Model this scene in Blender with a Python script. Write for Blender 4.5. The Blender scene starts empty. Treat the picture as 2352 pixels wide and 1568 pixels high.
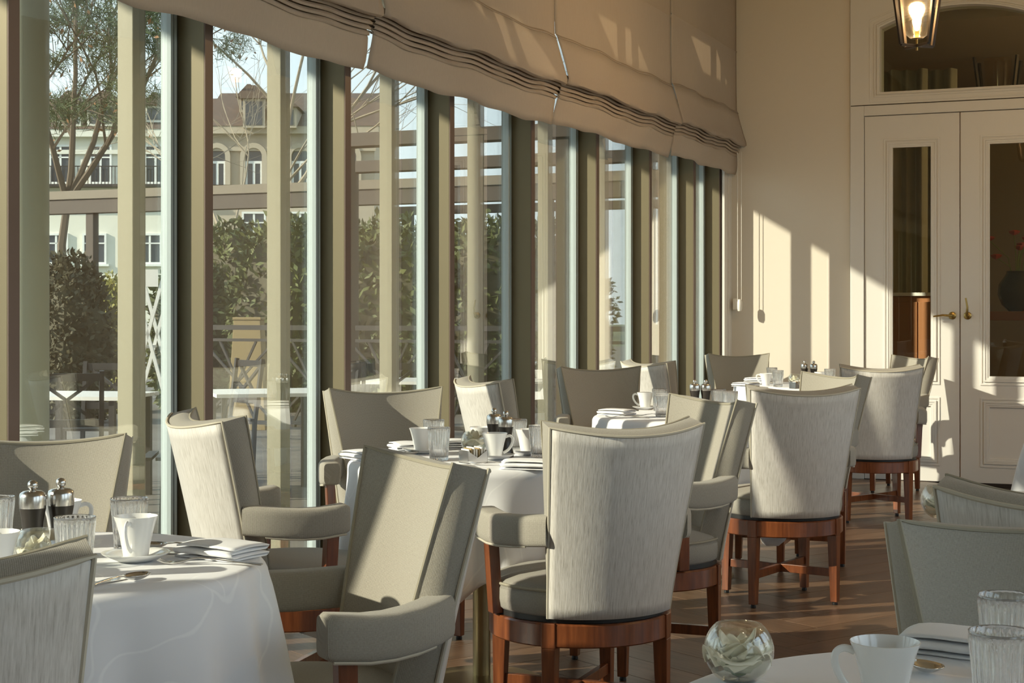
import bpy, bmesh, math, random
from mathutils import Vector, Matrix
random.seed(7)
R = math.radians
sc = bpy.context.scene
COL = sc.collection

# ------------------------------------------------------------------ camera
F_PX, TH, CAMH, HORIZ = 3648.0, R(22.75), 1.25, 720.0
ST, CT = math.sin(TH), math.cos(TH)
cd = bpy.data.cameras.new('camera'); cam = bpy.data.objects.new('camera', cd); COL.objects.link(cam)
cam.location = (0, 0, CAMH); cam.rotation_euler = (R(90), 0, TH)
cd.sensor_width = 36.0; cd.sensor_fit = 'HORIZONTAL'; cd.lens = 36.0 * F_PX / 2352.0
cd.shift_y = -(784.0 - HORIZ) / 2352.0; cd.clip_end = 400; cd.clip_start = 0.05
sc.camera = cam

# ------------------------------------------------------------------ world, sun, exposure
w = bpy.data.worlds.new('sky'); sc.world = w; w.use_nodes = True
nt = w.node_tree; bg = nt.nodes['Background']
tc = nt.nodes.new('ShaderNodeTexCoord'); sp = nt.nodes.new('ShaderNodeSeparateXYZ')
cr = nt.nodes.new('ShaderNodeValToRGB')
cr.color_ramp.elements[0].position = 0.0; cr.color_ramp.elements[0].color = (.64, .73, .77, 1)
cr.color_ramp.elements[1].position = 0.45; cr.color_ramp.elements[1].color = (.45, .585, .71, 1)
nt.links.new(tc.outputs['Generated'], sp.inputs[0]); nt.links.new(sp.outputs['Z'], cr.inputs[0])
nt.links.new(cr.outputs[0], bg.inputs['Color']); bg.inputs['Strength'].default_value = 1.75
sl = bpy.data.lights.new('sun', 'SUN'); sun = bpy.data.objects.new('sun', sl); COL.objects.link(sun)
sl.energy = 5.8; sl.color = (1.0, .91, .76); sl.angle = R(0.6)
sun.rotation_euler = Vector((1.17, 1.0, -.70)).to_track_quat('-Z', 'Y').to_euler()
sun.location = (-8, -10, 6)
sc.view_settings.view_transform = 'Standard'; sc.view_settings.look = 'None'
sc.view_settings.exposure = 0.95; sc.view_settings.gamma = 1.0; sc.view_settings.use_curve_mapping = False

# ------------------------------------------------------------------ helpers
def ray(px, t):
    u = (px - 1176.0) / F_PX
    return (-ST + u * CT) * t, (CT + u * ST) * t
def at_z(px, py, z):                     # pixel -> point on the horizontal plane z (table top / ground)
    t = (CAMH - z) * F_PX / (py - HORIZ)
    return ray(px, t)

class MB:
    def __init__(s): s.v = []; s.f = []; s.m = []; s.uv = []
    def add(s, vs, fs, uvs=None, mi=0):
        o = len(s.v); s.v += [tuple(p) for p in vs]; s.uv += (uvs if uvs else [None] * len(vs))
        s.f += [tuple(o + i for i in f) for f in fs]; s.m += [mi] * len(fs)
    def box(s, x0, x1, y0, y1, z0, z1, mi=0, M=None):
        vs = [Vector(p) for p in ((x0,y0,z0),(x1,y0,z0),(x1,y1,z0),(x0,y1,z0),(x0,y0,z1),(x1,y0,z1),(x1,y1,z1),(x0,y1,z1))]
        if M: vs = [M @ p for p in vs]
        s.add(vs, [(3,2,1,0),(4,5,6,7),(0,1,5,4),(1,2,6,5),(2,3,7,6),(3,0,4,7)], mi=mi)
    def hexa(s, bot, top, mi=0):
        s.add(list(bot) + list(top), [(3,2,1,0),(4,5,6,7),(0,1,5,4),(1,2,6,5),(2,3,7,6),(3,0,4,7)], mi=mi)
    def bar(s, a, b, w, h=None, mi=0):
        a = Vector(a); b = Vector(b); h = h or w; d = (b - a)
        L = d.length; q = d.to_track_quat('Z', 'Y').to_matrix().to_4x4(); q.translation = a
        s.box(-w/2, w/2, -h/2, h/2, 0, L, mi, q)
    def lathe(s, prof, n=32, c=(0,0,0), mod=None, closed=False, mi=0, caps=True, uv=False):
        o = []; uvs = []; m = len(prof); acc = 0
        for j, (r, z) in enumerate(prof):
            if j: acc += math.hypot(r - prof[j-1][0], z - prof[j-1][1])
            for i in range(n):
                a = 2 * math.pi * i / n; rr = r * (mod(a, j) if mod else 1)
                o.append((c[0] + rr * math.cos(a), c[1] + rr * math.sin(a), c[2] + z)); uvs.append((a * max(p[0] for p in prof), acc) if uv else None)
        fs = [(j*n+i, j*n+(i+1) % n, ((j+1) % m)*n+(i+1) % n, ((j+1) % m)*n+i) for j in range(m if closed else m-1) for i in range(n)]
        if caps and not closed:
            if prof[0][0] > 1e-5: fs.append(tuple(reversed(range(n))))
            if prof[-1][0] > 1e-5: fs.append(tuple(range((m-1)*n, m*n)))
        s.add(o, fs, uvs if uv else None, mi)
    def tube(s, pts, r, n=8, closed=False, mi=0, rs=None, flat=1.0):
        pts = [Vector(p) for p in pts]; N = len(pts); o = []; up = None
        for k, p in enumerate(pts):
            d = (pts[(k+1) % N] - pts[k-1]) if closed else (pts[min(k+1, N-1)] - pts[max(k-1, 0)])
            d.normalize()
            if up is None:
                up = Vector((0,0,1)) if abs(d.z) < .9 else Vector((1,0,0))
            x = d.cross(up)
            if x.length < 1e-6: x = d.orthogonal()
            x.normalize(); y = x.cross(d); up = y
            rr = rs[k] if rs else r
            for i in range(n):
                a = 2*math.pi*i/n; o.append(p + x*math.cos(a)*rr + y*math.sin(a)*rr*flat)
        fs = [(k*n+i, k*n+(i+1) % n, ((k+1) % N)*n+(i+1) % n, ((k+1) % N)*n+i) for k in range(N if closed else N-1) for i in range(n)]
        if not closed: fs += [tuple(reversed(range(n))), tuple(range((N-1)*n, N*n))]
        s.add(o, fs, mi=mi)
    def grid(s, fn, nu, nv, mi=0, uvfn=None, flip=False):
        o = []; uvs = []
        for j in range(nv+1):
            for i in range(nu+1):
                o.append(fn(i/nu, j/nv)); uvs.append(uvfn(i/nu, j/nv) if uvfn else None)
        fs = []
        for j in range(nv):
            for i in range(nu):
                q = (j*(nu+1)+i, j*(nu+1)+i+1, (j+1)*(nu+1)+i+1, (j+1)*(nu+1)+i)
                fs.append(tuple(reversed(q)) if flip else q)
        s.add(o, fs, uvs if uvfn else None, mi)
    def mesh(s, name, mats, smooth=True, angle=40):
        me = bpy.data.meshes.new(name); me.from_pydata(s.v, [], s.f)
        for m in (mats if isinstance(mats, (list, tuple)) else [mats]): me.materials.append(m)
        me.polygons.foreach_set('material_index', s.m)
        if any(u is not None for u in s.uv):
            l = me.uv_layers.new(name='UVMap')
            for lp in me.loops:
                u = s.uv[lp.vertex_index]
                l.data[lp.index].uv = u if u else (0, 0)
        bm = bmesh.new(); bm.from_mesh(me); bmesh.ops.recalc_face_normals(bm, faces=bm.faces); bm.to_mesh(me); bm.free()
        if smooth:
            me.polygons.foreach_set('use_smooth', [True] * len(me.polygons))
            me.set_sharp_from_angle(angle=R(angle))
        me.update(); return me
    def obj(s, name, mats, parent=None, smooth=True, angle=40, bevel=0, seg=2):
        o = bpy.data.objects.new(name, s.mesh(name, mats, smooth, angle)); COL.objects.link(o)
        if parent: o.parent = parent
        if bevel:
            b = o.modifiers.new('bevel', 'BEVEL'); b.width = bevel; b.segments = seg; b.limit_method = 'ANGLE'; b.angle_limit = R(50)
        return o
def tag(o, label=None, cat=None, group=None, kind=None):
    if label: o['label'] = label
    if cat: o['category'] = cat
    if group: o['group'] = group
    if kind: o['kind'] = kind
    return o
def thing(name, label, cat, loc=(0,0,0), rz=0, group=None):
    o = bpy.data.objects.new(name, None); COL.objects.link(o); o.empty_display_size = .05
    o.location = loc; o.rotation_euler = (0, 0, rz)
    return tag(o, label, cat, group)
def dup(o, parent=None):
    c = o.copy(); COL.objects.link(c); c.parent = parent
    for ch in list(o.children): dup(ch, c)
    return c
def place(proto, used, loc, rz, label, group=None):
    o = proto if not used[0] else dup(proto)
    used[0] = True
    o.location = loc; o.rotation_euler = (0, 0, rz); o['label'] = label
    if group: o['group'] = group
    return o

# ------------------------------------------------------------------ materials
def mat(name, col, rough=.5, metal=0, spec=.5, **kw):
    m = bpy.data.materials.new(name); m.use_nodes = True; b = m.node_tree.nodes['Principled BSDF']
    b.inputs['Base Color'].default_value = (*col, 1); b.inputs['Roughness'].default_value = rough
    b.inputs['Metallic'].default_value = metal; b.inputs['Specular IOR Level'].default_value = spec
    for k, v in kw.items(): b.inputs[k.replace('_', ' ')].default_value = v
    return m
def N(m, t, **kw):
    n = m.node_tree.nodes.new(t)
    for k, v in kw.items(): setattr(n, k, v)
    return n
def L(m, a, b): m.node_tree.links.new(a, b)
def P(m): return m.node_tree.nodes['Principled BSDF']
def coords(m, kind='Object', scale=(1,1,1)):
    t = N(m, 'ShaderNodeTexCoord'); mp = N(m, 'ShaderNodeMapping'); mp.inputs['Scale'].default_value = scale
    L(m, t.outputs[kind], mp.inputs[0]); return mp.outputs[0]
def noise(m, vec, scale, detail=3, rough=.55):
    n = N(m, 'ShaderNodeTexNoise'); n.inputs['Scale'].default_value = scale; n.inputs['Detail'].default_value = detail
    n.inputs['Roughness'].default_value = rough; L(m, vec, n.inputs['Vector']); return n.outputs['Fac']
def ramp(m, fac, stops):
    r = N(m, 'ShaderNodeValToRGB'); e = r.color_ramp.elements
    while len(e) < len(stops): e.new(.5)
    for i, (p, c) in enumerate(stops): e[i].position = p; e[i].color = (*c, 1)
    L(m, fac, r.inputs[0]); return r.outputs[0]
def bump(m, h, strength=.3, dist=.002):
    b = N(m, 'ShaderNodeBump'); b.inputs['Strength'].default_value = strength; b.inputs['Distance'].default_value = dist
    L(m, h, b.inputs['Height']); L(m, b.outputs[0], P(m).inputs['Normal'])
def math_(m, op, a, b=None):
    n = N(m, 'ShaderNodeMath', operation=op)
    for i, x in enumerate((a, b)):
        if x is None: continue
        if hasattr(x, 'links') or hasattr(x, 'is_linked'): L(m, x, n.inputs[i])
        else: n.inputs[i].default_value = x
    return n.outputs[0]

def weave_mat(name, dark, light, pitch=.0027):
    m = mat(name, light, .8, spec=.25); P(m).inputs['Sheen Weight'].default_value = .15
    t = N(m, 'ShaderNodeTexCoord'); s_ = N(m, 'ShaderNodeSeparateXYZ'); L(m, t.outputs['UV'], s_.inputs[0])
    k = 2 * math.pi / pitch / 2
    a = math_(m, 'SINE', math_(m, 'MULTIPLY', s_.outputs[0], k)); b = math_(m, 'SINE', math_(m, 'MULTIPLY', s_.outputs[1], k * 1.25))
    wv = math_(m, 'ABSOLUTE', math_(m, 'MULTIPLY', a, b))
    n1 = noise(m, coords(m, 'UV', (180, 900, 1)), 1.0, 2); n2 = noise(m, coords(m, 'UV', (1100, 150, 1)), 1.0, 2)
    fac = math_(m, 'ADD', math_(m, 'MULTIPLY', wv, .38), math_(m, 'MULTIPLY', math_(m, 'ADD', n1, n2), .34))
    L(m, ramp(m, fac, [(.22, dark), (.72, light)]), P(m).inputs['Base Color'])
    bump(m, fac, .55, .0012); return m
M = {}
M['weave'] = weave_mat('woven_upholstery', (.19, .173, .142), (.465, .43, .36))
M['seat_weave'] = weave_mat('woven_seat_upholstery', (.17, .158, .13), (.42, .39, .335), .0025)
m = M['streak'] = mat('streaked_velour', (.6, .57, .5), .55, spec=.35); P(m).inputs['Sheen Weight'].default_value = .3
v = coords(m, 'UV', (210, 16, 1)); dist = noise(m, coords(m, 'UV', (12, 10, 1)), 1, 3)
fc = noise(m, v, 1.0, 4, .6); fc2 = noise(m, coords(m, 'UV', (420, 40, 1)), 1, 2)
mixf = math_(m, 'ADD', math_(m, 'MULTIPLY', fc, .7), math_(m, 'MULTIPLY', fc2, .3))
L(m, ramp(m, mixf, [(.34, (.42, .39, .345)), (.46, (.555, .525, .48)), (.6, (.64, .61, .565))]), P(m).inputs['Base Color']); bump(m, mixf, .5, .0015)
M['piping'] = mat('piping_cord', (.50, .46, .37), .8, spec=.2)
M['pipedark'] = mat('front_piping_cord', (.33, .30, .23), .85, spec=.2)
m = M['cherry'] = mat('cherry_wood', (.25, .08, .03), .28, spec=.5); P(m).inputs['Coat Weight'].default_value = .3; P(m).inputs['Coat Roughness'].default_value = .2
fc = noise(m, coords(m, 'Object', (60, 60, 6)), 1, 4); L(m, ramp(m, fc, [(.3, (.105, .028, .010)), (.7, (.235, .072, .023))]), P(m).inputs['Base Color'])
M['black'] = mat('black_swivel_plate', (.012, .011, .01), .5)
m = M['cloth'] = mat('white_damask', (.83, .83, .85), .75, spec=.25); P(m).inputs['Sheen Weight'].default_value = .2
vo = N(m, 'ShaderNodeTexVoronoi', feature='DISTANCE_TO_EDGE'); vo.inputs['Scale'].default_value = 4.5
vv = coords(m, 'Object'); nz = N(m, 'ShaderNodeTexNoise'); nz.inputs['Scale'].default_value = 3; L(m, vv, nz.inputs['Vector'])
mx = N(m, 'ShaderNodeMix', data_type='RGBA'); mx.inputs['Factor'].default_value = .35; L(m, vv, mx.inputs['A']); L(m, nz.outputs['Color'], mx.inputs['B'])
L(m, mx.outputs['Result'], vo.inputs['Vector'])
L(m, ramp(m, vo.outputs['Distance'], [(.0, (.87, .87, .88)), (.007, (.86, .86, .87)), (.012, (.80, .80, .82))]), P(m).inputs['Base Color'])
L(m, ramp(m, vo.outputs['Distance'], [(.0, (.5,)*3), (.007, (.5,)*3), (.012, (.75,)*3)]), P(m).inputs['Roughness'])
m = M['napkin'] = mat('white_linen', (.84, .84, .85), .8, spec=.2); bump(m, noise(m, coords(m, 'Object'), 700, 2), .25, .0008)
M['china'] = mat('white_porcelain', (.86, .855, .83), .16, spec=.6); P(M['china']).inputs['Coat Weight'].default_value = .4
M['steel'] = mat('brushed_steel', (.62, .60, .57), .22, 1)
M['cutlery'] = mat('polished_cutlery', (.72, .70, .66), .12, 1)
M['millwood'] = mat('dark_mill_wood', (.028, .022, .017), .3)
M['brass'] = mat('brushed_brass', (.42, .33, .17), .32, .9)
M['brassdull'] = mat('antique_brass', (.40, .28, .10), .3, 1)
M['petal'] = mat('cream_petal', (.88, .84, .68), .6, spec=.3); P(M['petal']).inputs['Subsurface Weight'].default_value = .0
M['leafg'] = mat('green_sepal', (.16, .24, .06), .5)
M['paper'] = mat('paper_sachet', (.80, .78, .72), .8)
def glassy(name, tint, rough=0.0, refl=1.0, ior=1.5, glassmix=0.0):
    m = bpy.data.materials.new(name); m.use_nodes = True; t = m.node_tree; t.nodes.clear()
    out = t.nodes.new('ShaderNodeOutputMaterial'); tr = t.nodes.new('ShaderNodeBsdfTransparent'); tr.inputs[0].default_value = (*tint, 1)
    gl = t.nodes.new('ShaderNodeBsdfGlossy'); gl.inputs['Roughness'].default_value = rough; gl.inputs[0].default_value = (1, 1, 1, 1)
    fr = t.nodes.new('ShaderNodeFresnel'); ge = t.nodes.new('ShaderNodeNewGeometry'); mr = t.nodes.new('ShaderNodeMapRange')     # same reflectance on both faces of the thin pane
    mr.inputs['To Min'].default_value = ior; mr.inputs['To Max'].default_value = 1.0/ior
    t.links.new(ge.outputs['Backfacing'], mr.inputs['Value']); t.links.new(mr.outputs[0], fr.inputs['IOR'])
    mu = t.nodes.new('ShaderNodeMath'); mu.operation = 'MULTIPLY'; mu.use_clamp = True; mu.inputs[1].default_value = refl
    mx = t.nodes.new('ShaderNodeMixShader'); t.links.new(fr.outputs[0], mu.inputs[0]); t.links.new(mu.outputs[0], mx.inputs[0])
    t.links.new(tr.outputs[0], mx.inputs[1]); t.links.new(gl.outputs[0], mx.inputs[2])
    last = mx
    if glassmix:
        g = t.nodes.new('ShaderNodeBsdfGlass'); g.inputs['IOR'].default_value = 1.75; g.inputs['Color'].default_value = (1, 1, 1, 1)
        m2 = t.nodes.new('ShaderNodeMixShader'); m2.inputs[0].default_value = glassmix
        t.links.new(mx.outputs[0], m2.inputs[1]); t.links.new(g.outputs[0], m2.inputs[2]); last = m2
    t.links.new(last.outputs[0], out.inputs[0]); return m
M['pane'] = glassy('window_glass', (.82, .84, .815), 0, 2.8, 1.52)
M['clearpane'] = glassy('side_window_glass', (.97, .975, .97), 0, 1.0, 1.5)
M['doorpane'] = glassy('door_glass', (.86, .90, .84), 0, 1.1, 1.5)
M['tumbler'] = glassy('tumbler_glass', (.98, .985, .98), 0, 1.3, 1.5, .8)
M['bowlglass'] = glassy('bowl_glass', (.98, .985, .97), 0, 1.3, 1.45, .12)
M['lampglass'] = glassy('lantern_glass', (.95, .86, .68), .15, 1.6, 1.45)
M['water'] = glassy('water', (.95, .97, .95), 0, 1.0, 1.33)
m = M['bronze'] = mat('bronze_anodised', (.18, .152, .088), .45, .35); bump(m, noise(m, coords(m, 'Object', (30, 30, 1)), 8, 3), .04, .001)
M['bronzefront'] = mat('bronze_edge', (.15, .105, .085), .5, .3)  # tone of the mullion fronts in shade, put into the colour
M['bead'] = mat('grey_blue_gasket', (.40, .46, .46), .35, .1)
M['beaddark'] = mat('dark_gasket', (.05, .055, .05), .6)
m = M['wall'] = mat('cream_plaster', (.74, .675, .575), .75, spec=.2); bump(m, noise(m, coords(m, 'Object'), 180, 4), .12, .001)
m = M['blind'] = bpy.data.materials.new('blind_fabric'); m.use_nodes = True
b = P(m); b.inputs['Base Color'].default_value = (.62, .54, .45, 1); b.inputs['Roughness'].default_value = .85; b.inputs['Specular IOR Level'].default_value = .15
fc = noise(m, coords(m, 'Object', (40, 30, 2)), 6, 3); L(m, ramp(m, fc, [(.3, (.62, .53, .45)), (.7, (.68, .585, .50))]), b.inputs['Base Color']); bump(m, fc, .15, .002)
tl = N(m, 'ShaderNodeBsdfTranslucent'); tl.inputs[0].default_value = (.62, .53, .43, 1); mxs = N(m, 'ShaderNodeMixShader'); mxs.inputs[0].default_value = .42
L(m, b.outputs[0], mxs.inputs[1]); L(m, tl.outputs[0], mxs.inputs[2]); L(m, mxs.outputs[0], m.node_tree.nodes['Material Output'].inputs[0])
M['doorwhite'] = mat('door_paint', (.74, .71, .66), .38, spec=.45)
M['ceiling'] = mat('ceiling_paint', (.72, .68, .60), .8)
m = M['plank'] = mat('oak_plank', (.2, .11, .06), .36, spec=.45)
oi = N(m, 'ShaderNodeObjectInfo'); g1 = noise(m, coords(m, 'UV', (3.2, 46, 1)), 1, 5, .6)
L(m, ramp(m, g1, [(.25, (.075, .040, .022)), (.5, (.145, .082, .047)), (.78, (.20, .12, .07))]), P(m).inputs['Base Color'])
hs = N(m, 'ShaderNodeHueSaturation'); vr = math_(m, 'ADD', math_(m, 'MULTIPLY', oi.outputs['Random'], .45), .78); L(m, vr, hs.inputs['Value'])
src = P(m).inputs['Base Color'].links[0].from_socket; L(m, src, hs.inputs['Color']); L(m, hs.outputs[0], P(m).inputs['Base Color']); bump(m, g1, .2, .001)
M['joint'] = mat('dark_joint', (.03, .02, .014), .8)
M['iron'] = mat('dark_bronze_lantern', (.035, .026, .02), .45, .6)
m = M['bulb'] = mat('lit_bulb', (1, .8, .5), .3); P(m).inputs['Emission Color'].default_value = (1, .74, .40, 1); P(m).inputs['Emission Strength'].default_value = 22
M['cordw'] = mat('white_plastic', (.80, .76, .68), .4)
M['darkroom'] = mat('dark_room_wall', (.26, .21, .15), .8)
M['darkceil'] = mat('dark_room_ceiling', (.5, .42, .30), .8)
M['cabinet'] = mat('cabinet_wood', (.33, .14, .06), .35)
M['vase'] = mat('dark_vase_glaze', (.03, .03, .028), .12)
M['redflower'] = mat('red_blossom', (.40, .05, .03), .6)
M['curtain'] = mat('drape_fabric', (.45, .44, .36), .9)
# outdoors
m = M['terrace'] = mat('terrace_stone', (.2, .18, .15), .8); L(m, ramp(m, noise(m, coords(m, 'Object'), 3, 5), [(.3, (.13, .115, .10)), (.7, (.19, .17, .145))]), P(m).inputs['Base Color'])
m = M['hedge'] = mat('hedge_leaf', (.10, .13, .04), .6); L(m, ramp(m, noise(m, coords(m, 'Object'), 2.5, 4), [(.3, (.045, .06, .02)), (.7, (.17, .19, .06))]), P(m).inputs['Base Color'])
m = M['hedgey'] = mat('golden_shrub_leaf', (.32, .30, .07), .6); L(m, ramp(m, noise(m, coords(m, 'Object'), 6, 3), [(.3, (.16, .17, .04)), (.7, (.42, .38, .10))]), P(m).inputs['Base Color'])
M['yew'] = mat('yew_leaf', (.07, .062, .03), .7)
M['needle'] = mat('pine_needle', (.10, .13, .05), .6)
M['dryleaf'] = mat('dry_leaf', (.26, .13, .05), .7)
M['bark'] = mat('pale_bark', (.33, .27, .19), .8)
M['barkd'] = mat('dark_bark', (.13, .10, .07), .85)
M['facadew'] = mat('pale_facade', (.74, .72, .62), .8)
m = M['facades'] = mat('stone_facade', (.46, .39, .30), .8)
m = M['roof'] = mat('tiled_roof', (.22, .14, .10), .8)
bk = N(m, 'ShaderNodeTexBrick'); bk.inputs['Scale'].default_value = 1.0; bk.inputs['Color1'].default_value = (.13, .08, .055, 1); bk.inputs['Color2'].default_value = (.09, .056, .04, 1); bk.inputs['Mortar'].default_value = (.09, .06, .045, 1)
bk.inputs['Brick Width'].default_value = .5; bk.inputs['Row Height'].default_value = .45; bk.inputs['Mortar Size'].default_value = .06; L(m, coords(m, 'UV'), bk.inputs['Vector']); L(m, bk.outputs[0], P(m).inputs['Base Color'])
M['winframe'] = mat('white_window_frame', (.78, .78, .74), .5)
M['windark'] = mat('dark_window_glass', (.05, .06, .07), .08)
M['pergola'] = mat('pergola_timber', (.07, .052, .04), .6)
M['pergolal'] = mat('pergola_fascia', (.20, .165, .12), .6)
M['extpost'] = mat('exterior_post_paint', (.31, .29, .205), .5, .1)
M['column'] = mat('column_render', (.46, .48, .37), .7)
M['rail'] = mat('railing_dark', (.022, .018, .016), .5)
M['tanboard'] = mat('tan_board', (.34, .25, .12), .7)
M['whitew'] = mat('white_lacquer', (.82, .80, .74), .4)

# ================================================================== THE ROOM
Y0, Y1, XR, ZC = -3.2, 12.12, 3.3, 4.25          # rear wall, far wall, right wall, ceiling
XF, XG = -3.28, -3.405                            # inner face of mullions, glass plane
def struct(o): o['kind'] = 'structure'; return o
mb = MB(); mb.box(-3.75, XR+.2, Y0-.2, Y1+.3, -.30, -.022); floor = struct(mb.obj('floor', M['joint'], smooth=False))
mb = MB(); mb.box(-3.9, XR+.2, Y0-.2, Y1+.25, ZC, ZC+.2); struct(mb.obj('ceiling', M['ceiling'], smooth=False))

# herringbone planks
PW, PL = .19, 1.14
def plank_mesh():
    mb = MB(); e = .0012; z0, z1 = -.022, 0.0
    q = [(e, e), (PL-e, e), (PL-e, PW-e), (e, PW-e)]; qi = [(e+.0008, e+.0008), (PL-e-.0008, e+.0008), (PL-e-.0008, PW-e-.0008), (e+.0008, PW-e-.0008)]
    vs = [(x, y, z0) for x, y in q] + [(x, y, -.0008) for x, y in q] + [(x, y, z1) for x, y in qi]
    fs = [(0,1,5,4),(1,2,6,5),(2,3,7,6),(3,0,4,7),(4,5,9,8),(5,6,10,9),(6,7,11,10),(7,4,8,11),(8,9,10,11)]
    mb.add(vs, fs, [(x, y) for x, y, z in vs]); return mb
pm = plank_mesh().mesh('plank', M['plank'], smooth=False)
cand = []
a45 = R(59); ca, sa = math.cos(a45), math.sin(a45)
for i in range(-95, 96):
    for j in range(-16, 17):
        ox, oy = i*PW + j*PL, i*PW - j*PL
        for kind in (0, 1):
            lx, ly, rot = (ox, oy, 0) if kind == 0 else (ox + PL + PW, oy + PW - PL, R(90))
            X, Y = -1 + lx*ca - ly*sa, 5 + lx*sa + ly*ca
            mx_, my_ = PL/2, PW/2
            ar = a45 + rot
            cxp, cyp = X + mx_*math.cos(ar) - my_*math.sin(ar), Y + mx_*math.sin(ar) + my_*math.cos(ar)
            hx, hy = abs(PL/2*math.cos(ar)) + abs(PW/2*math.sin(ar)), abs(PL/2*math.sin(ar)) + abs(PW/2*math.cos(ar))
            if cxp-hx < -3.26 or cxp+hx > XR or cyp-hy < Y0 or cyp+hy > Y1: 
                if cxp < -3.26 or cxp > XR or cyp < Y0 or cyp > Y1: continue
            t = -ST*cxp + CT*cyp; vis = 0
            if t > 1:
                px = 1176 + F_PX*(CT*cxp + ST*cyp)/t; py = HORIZ + F_PX*CAMH/t
                if 950 < px < 2400 and py < 1640: vis = 1/t if py < 1600 else .01
            cand.append((vis, X, Y, ar))
cand.sort(key=lambda c: -c[0])
rest = MB(); base = plank_mesh()
for k, (vis, X, Y, ar) in enumerate(cand):
    if k < 300 and vis > 0:
        o = bpy.data.objects.new('plank', pm); COL.objects.link(o); o.parent = floor; o.location = (X, Y, 0); o.rotation_euler = (0, 0, ar)
    else:
        c, s_ = math.cos(ar), math.sin(ar)
        rest.add([(X + x*c - y*s_, Y + x*s_ + y*c, z) for x, y, z in base.v], base.f, [(u+k*.37, v_+k*.61) for u, v_ in base.uv])
ro = rest.obj('floor_planks', M['plank'], floor, smooth=False); ro['kind'] = 'stuff'

# ---- window wall
S0, SP = 4.94, 1.058                               # mullion centre line, spacing
mb = MB(); mb.box(-3.75, -3.2, Y0, Y1, 4.0, ZC); mb.box(-3.75, -3.2, Y0-.2, Y0+.6, 0, 4.0); struct(mb.obj('wall_left', M['wall'], smooth=False))
mb = MB(); mb.box(-3.46, -3.22, Y1-.07, Y1+.02, 0, 4.0); mb.box(-3.252, -3.232, Y1-.16, Y1-.07, 0, 4.0); struct(mb.obj('trim_1', M['doorwhite'], smooth=False, bevel=.003))
wn = 0
fins = [S0 + SP*n for n in range(-7, 7)] 
for n, yc in enumerate(fins + [12.0]):
    wn += 1; last = yc == 12.0
    yn = (fins + [12.0])[n+1] if not last else None
    mb = MB(); mb.box(XG, XF, yc-.025, yc+.026, .0, 4.0)
    fr = struct(mb.obj('window_%d' % wn, M['bronze'], smooth=False, bevel=.002))
    mb = MB(); mb.box(XF, XF+.004, yc-.025, yc+.026, 0, 4.0); mb.obj('mullion_edge', M['bronzefront'], fr, smooth=False)
    mb = MB(); mb.box(-3.664, -3.594, yc-.025, yc+.056, -.05, 4.05); mb.obj('outer_post', M['extpost'], fr, smooth=False, bevel=.003)
    # glazing beads left of the mullion
    for k, (dx, yy0, yy1, mt) in enumerate(((.010, -.034, -.027, 'beaddark'), (.014, -.052, -.036, 'bead'), (.010, -.058, -.052, 'beaddark'), (.013, -.073, -.058, 'bead'))):
        mb = MB(); mb.box(XG-.03, XG+dx, yc+yy0, yc+yy1, 0.08, 4.0); mb.obj('glazing_bead', M[mt], fr, smooth=False)
    if yn:
        mb = MB(); mb.box(XG-.016, XG-.004, yc+.026, yn-.027, .06, 4.0); mb.obj('glass_pane', M['pane'], fr, smooth=False)
        mb = MB(); mb.box(XG-.06, XG+.03, yc+.026, yn-.025, 0, .075); mb.obj('bottom_rail', M['bronze'], fr, smooth=False)
        mb = MB(); mb.box(XG-.06, XG+.03, yc+.026, yn-.025, 3.93, 4.0); mb.obj('top_rail', M['bronze'], fr, smooth=False)

# ---- far wall with arched double door
DX0, DX1, DXC = -2.29, -.68, -1.485
mb = MB(); mb.box(-3.75, DX0, Y1, Y1+.22, 0, ZC); mb.box(DX1, XR+.2, Y1, Y1+.22, 0, ZC); mb.box(DX0, DX1, Y1, Y1+.22, 3.78, ZC)
wb = struct(mb.obj('wall_back', M['wall'], smooth=False))
mb = MB(); mb.box(-3.22, DX0-.0, Y1-.018, Y1, 0, .12); mb.box(DX1, XR, Y1-.018, Y1, 0, .12); struct(mb.obj('baseboard_back', M['doorwhite'], smooth=False, bevel=.004))
def extr_y(mb, outer, inner, y0, y1):           # ring between two outlines (same point count) in the xz plane
    n = len(outer)
    vs = [(x, y0, z) for x, z in outer] + [(x, y0, z) for x, z in inner] + [(x, y1, z) for x, z in outer] + [(x, y1, z) for x, z in inner]
    fs = []
    for i in range(n):
        j = (i+1) % n
        fs += [(i, j, n+j, n+i), (2*n+i, 3*n+i, 3*n+j, 2*n+j), (i, 2*n+i, 2*n+j, j), (n+i, n+j, 3*n+j, 3*n+i)]
    mb.add(vs, fs)
def arch(hw, zb, zs, rise, n=20):
    # outline of arch opening, going round
    Rr = (hw*hw + rise*rise) / (2*rise); pts = [(DXC-hw, zb), (DXC+hw, zb)]; a0 = math.asin(min(1, hw/Rr))
    for i in range(n+1):
        a = a0 - 2*a0*i/n; pts.append((DXC + Rr*math.sin(a), zs + rise - Rr + Rr*math.cos(a)))
    return pts
def rect_like(x0, x1, z0, z1, n=20):
    pts = [(x0, z0), (x1, z0)]
    for i in range(n+1): pts.append((x1 + (x0-x1)*i/n, z1))
    return pts
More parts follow.
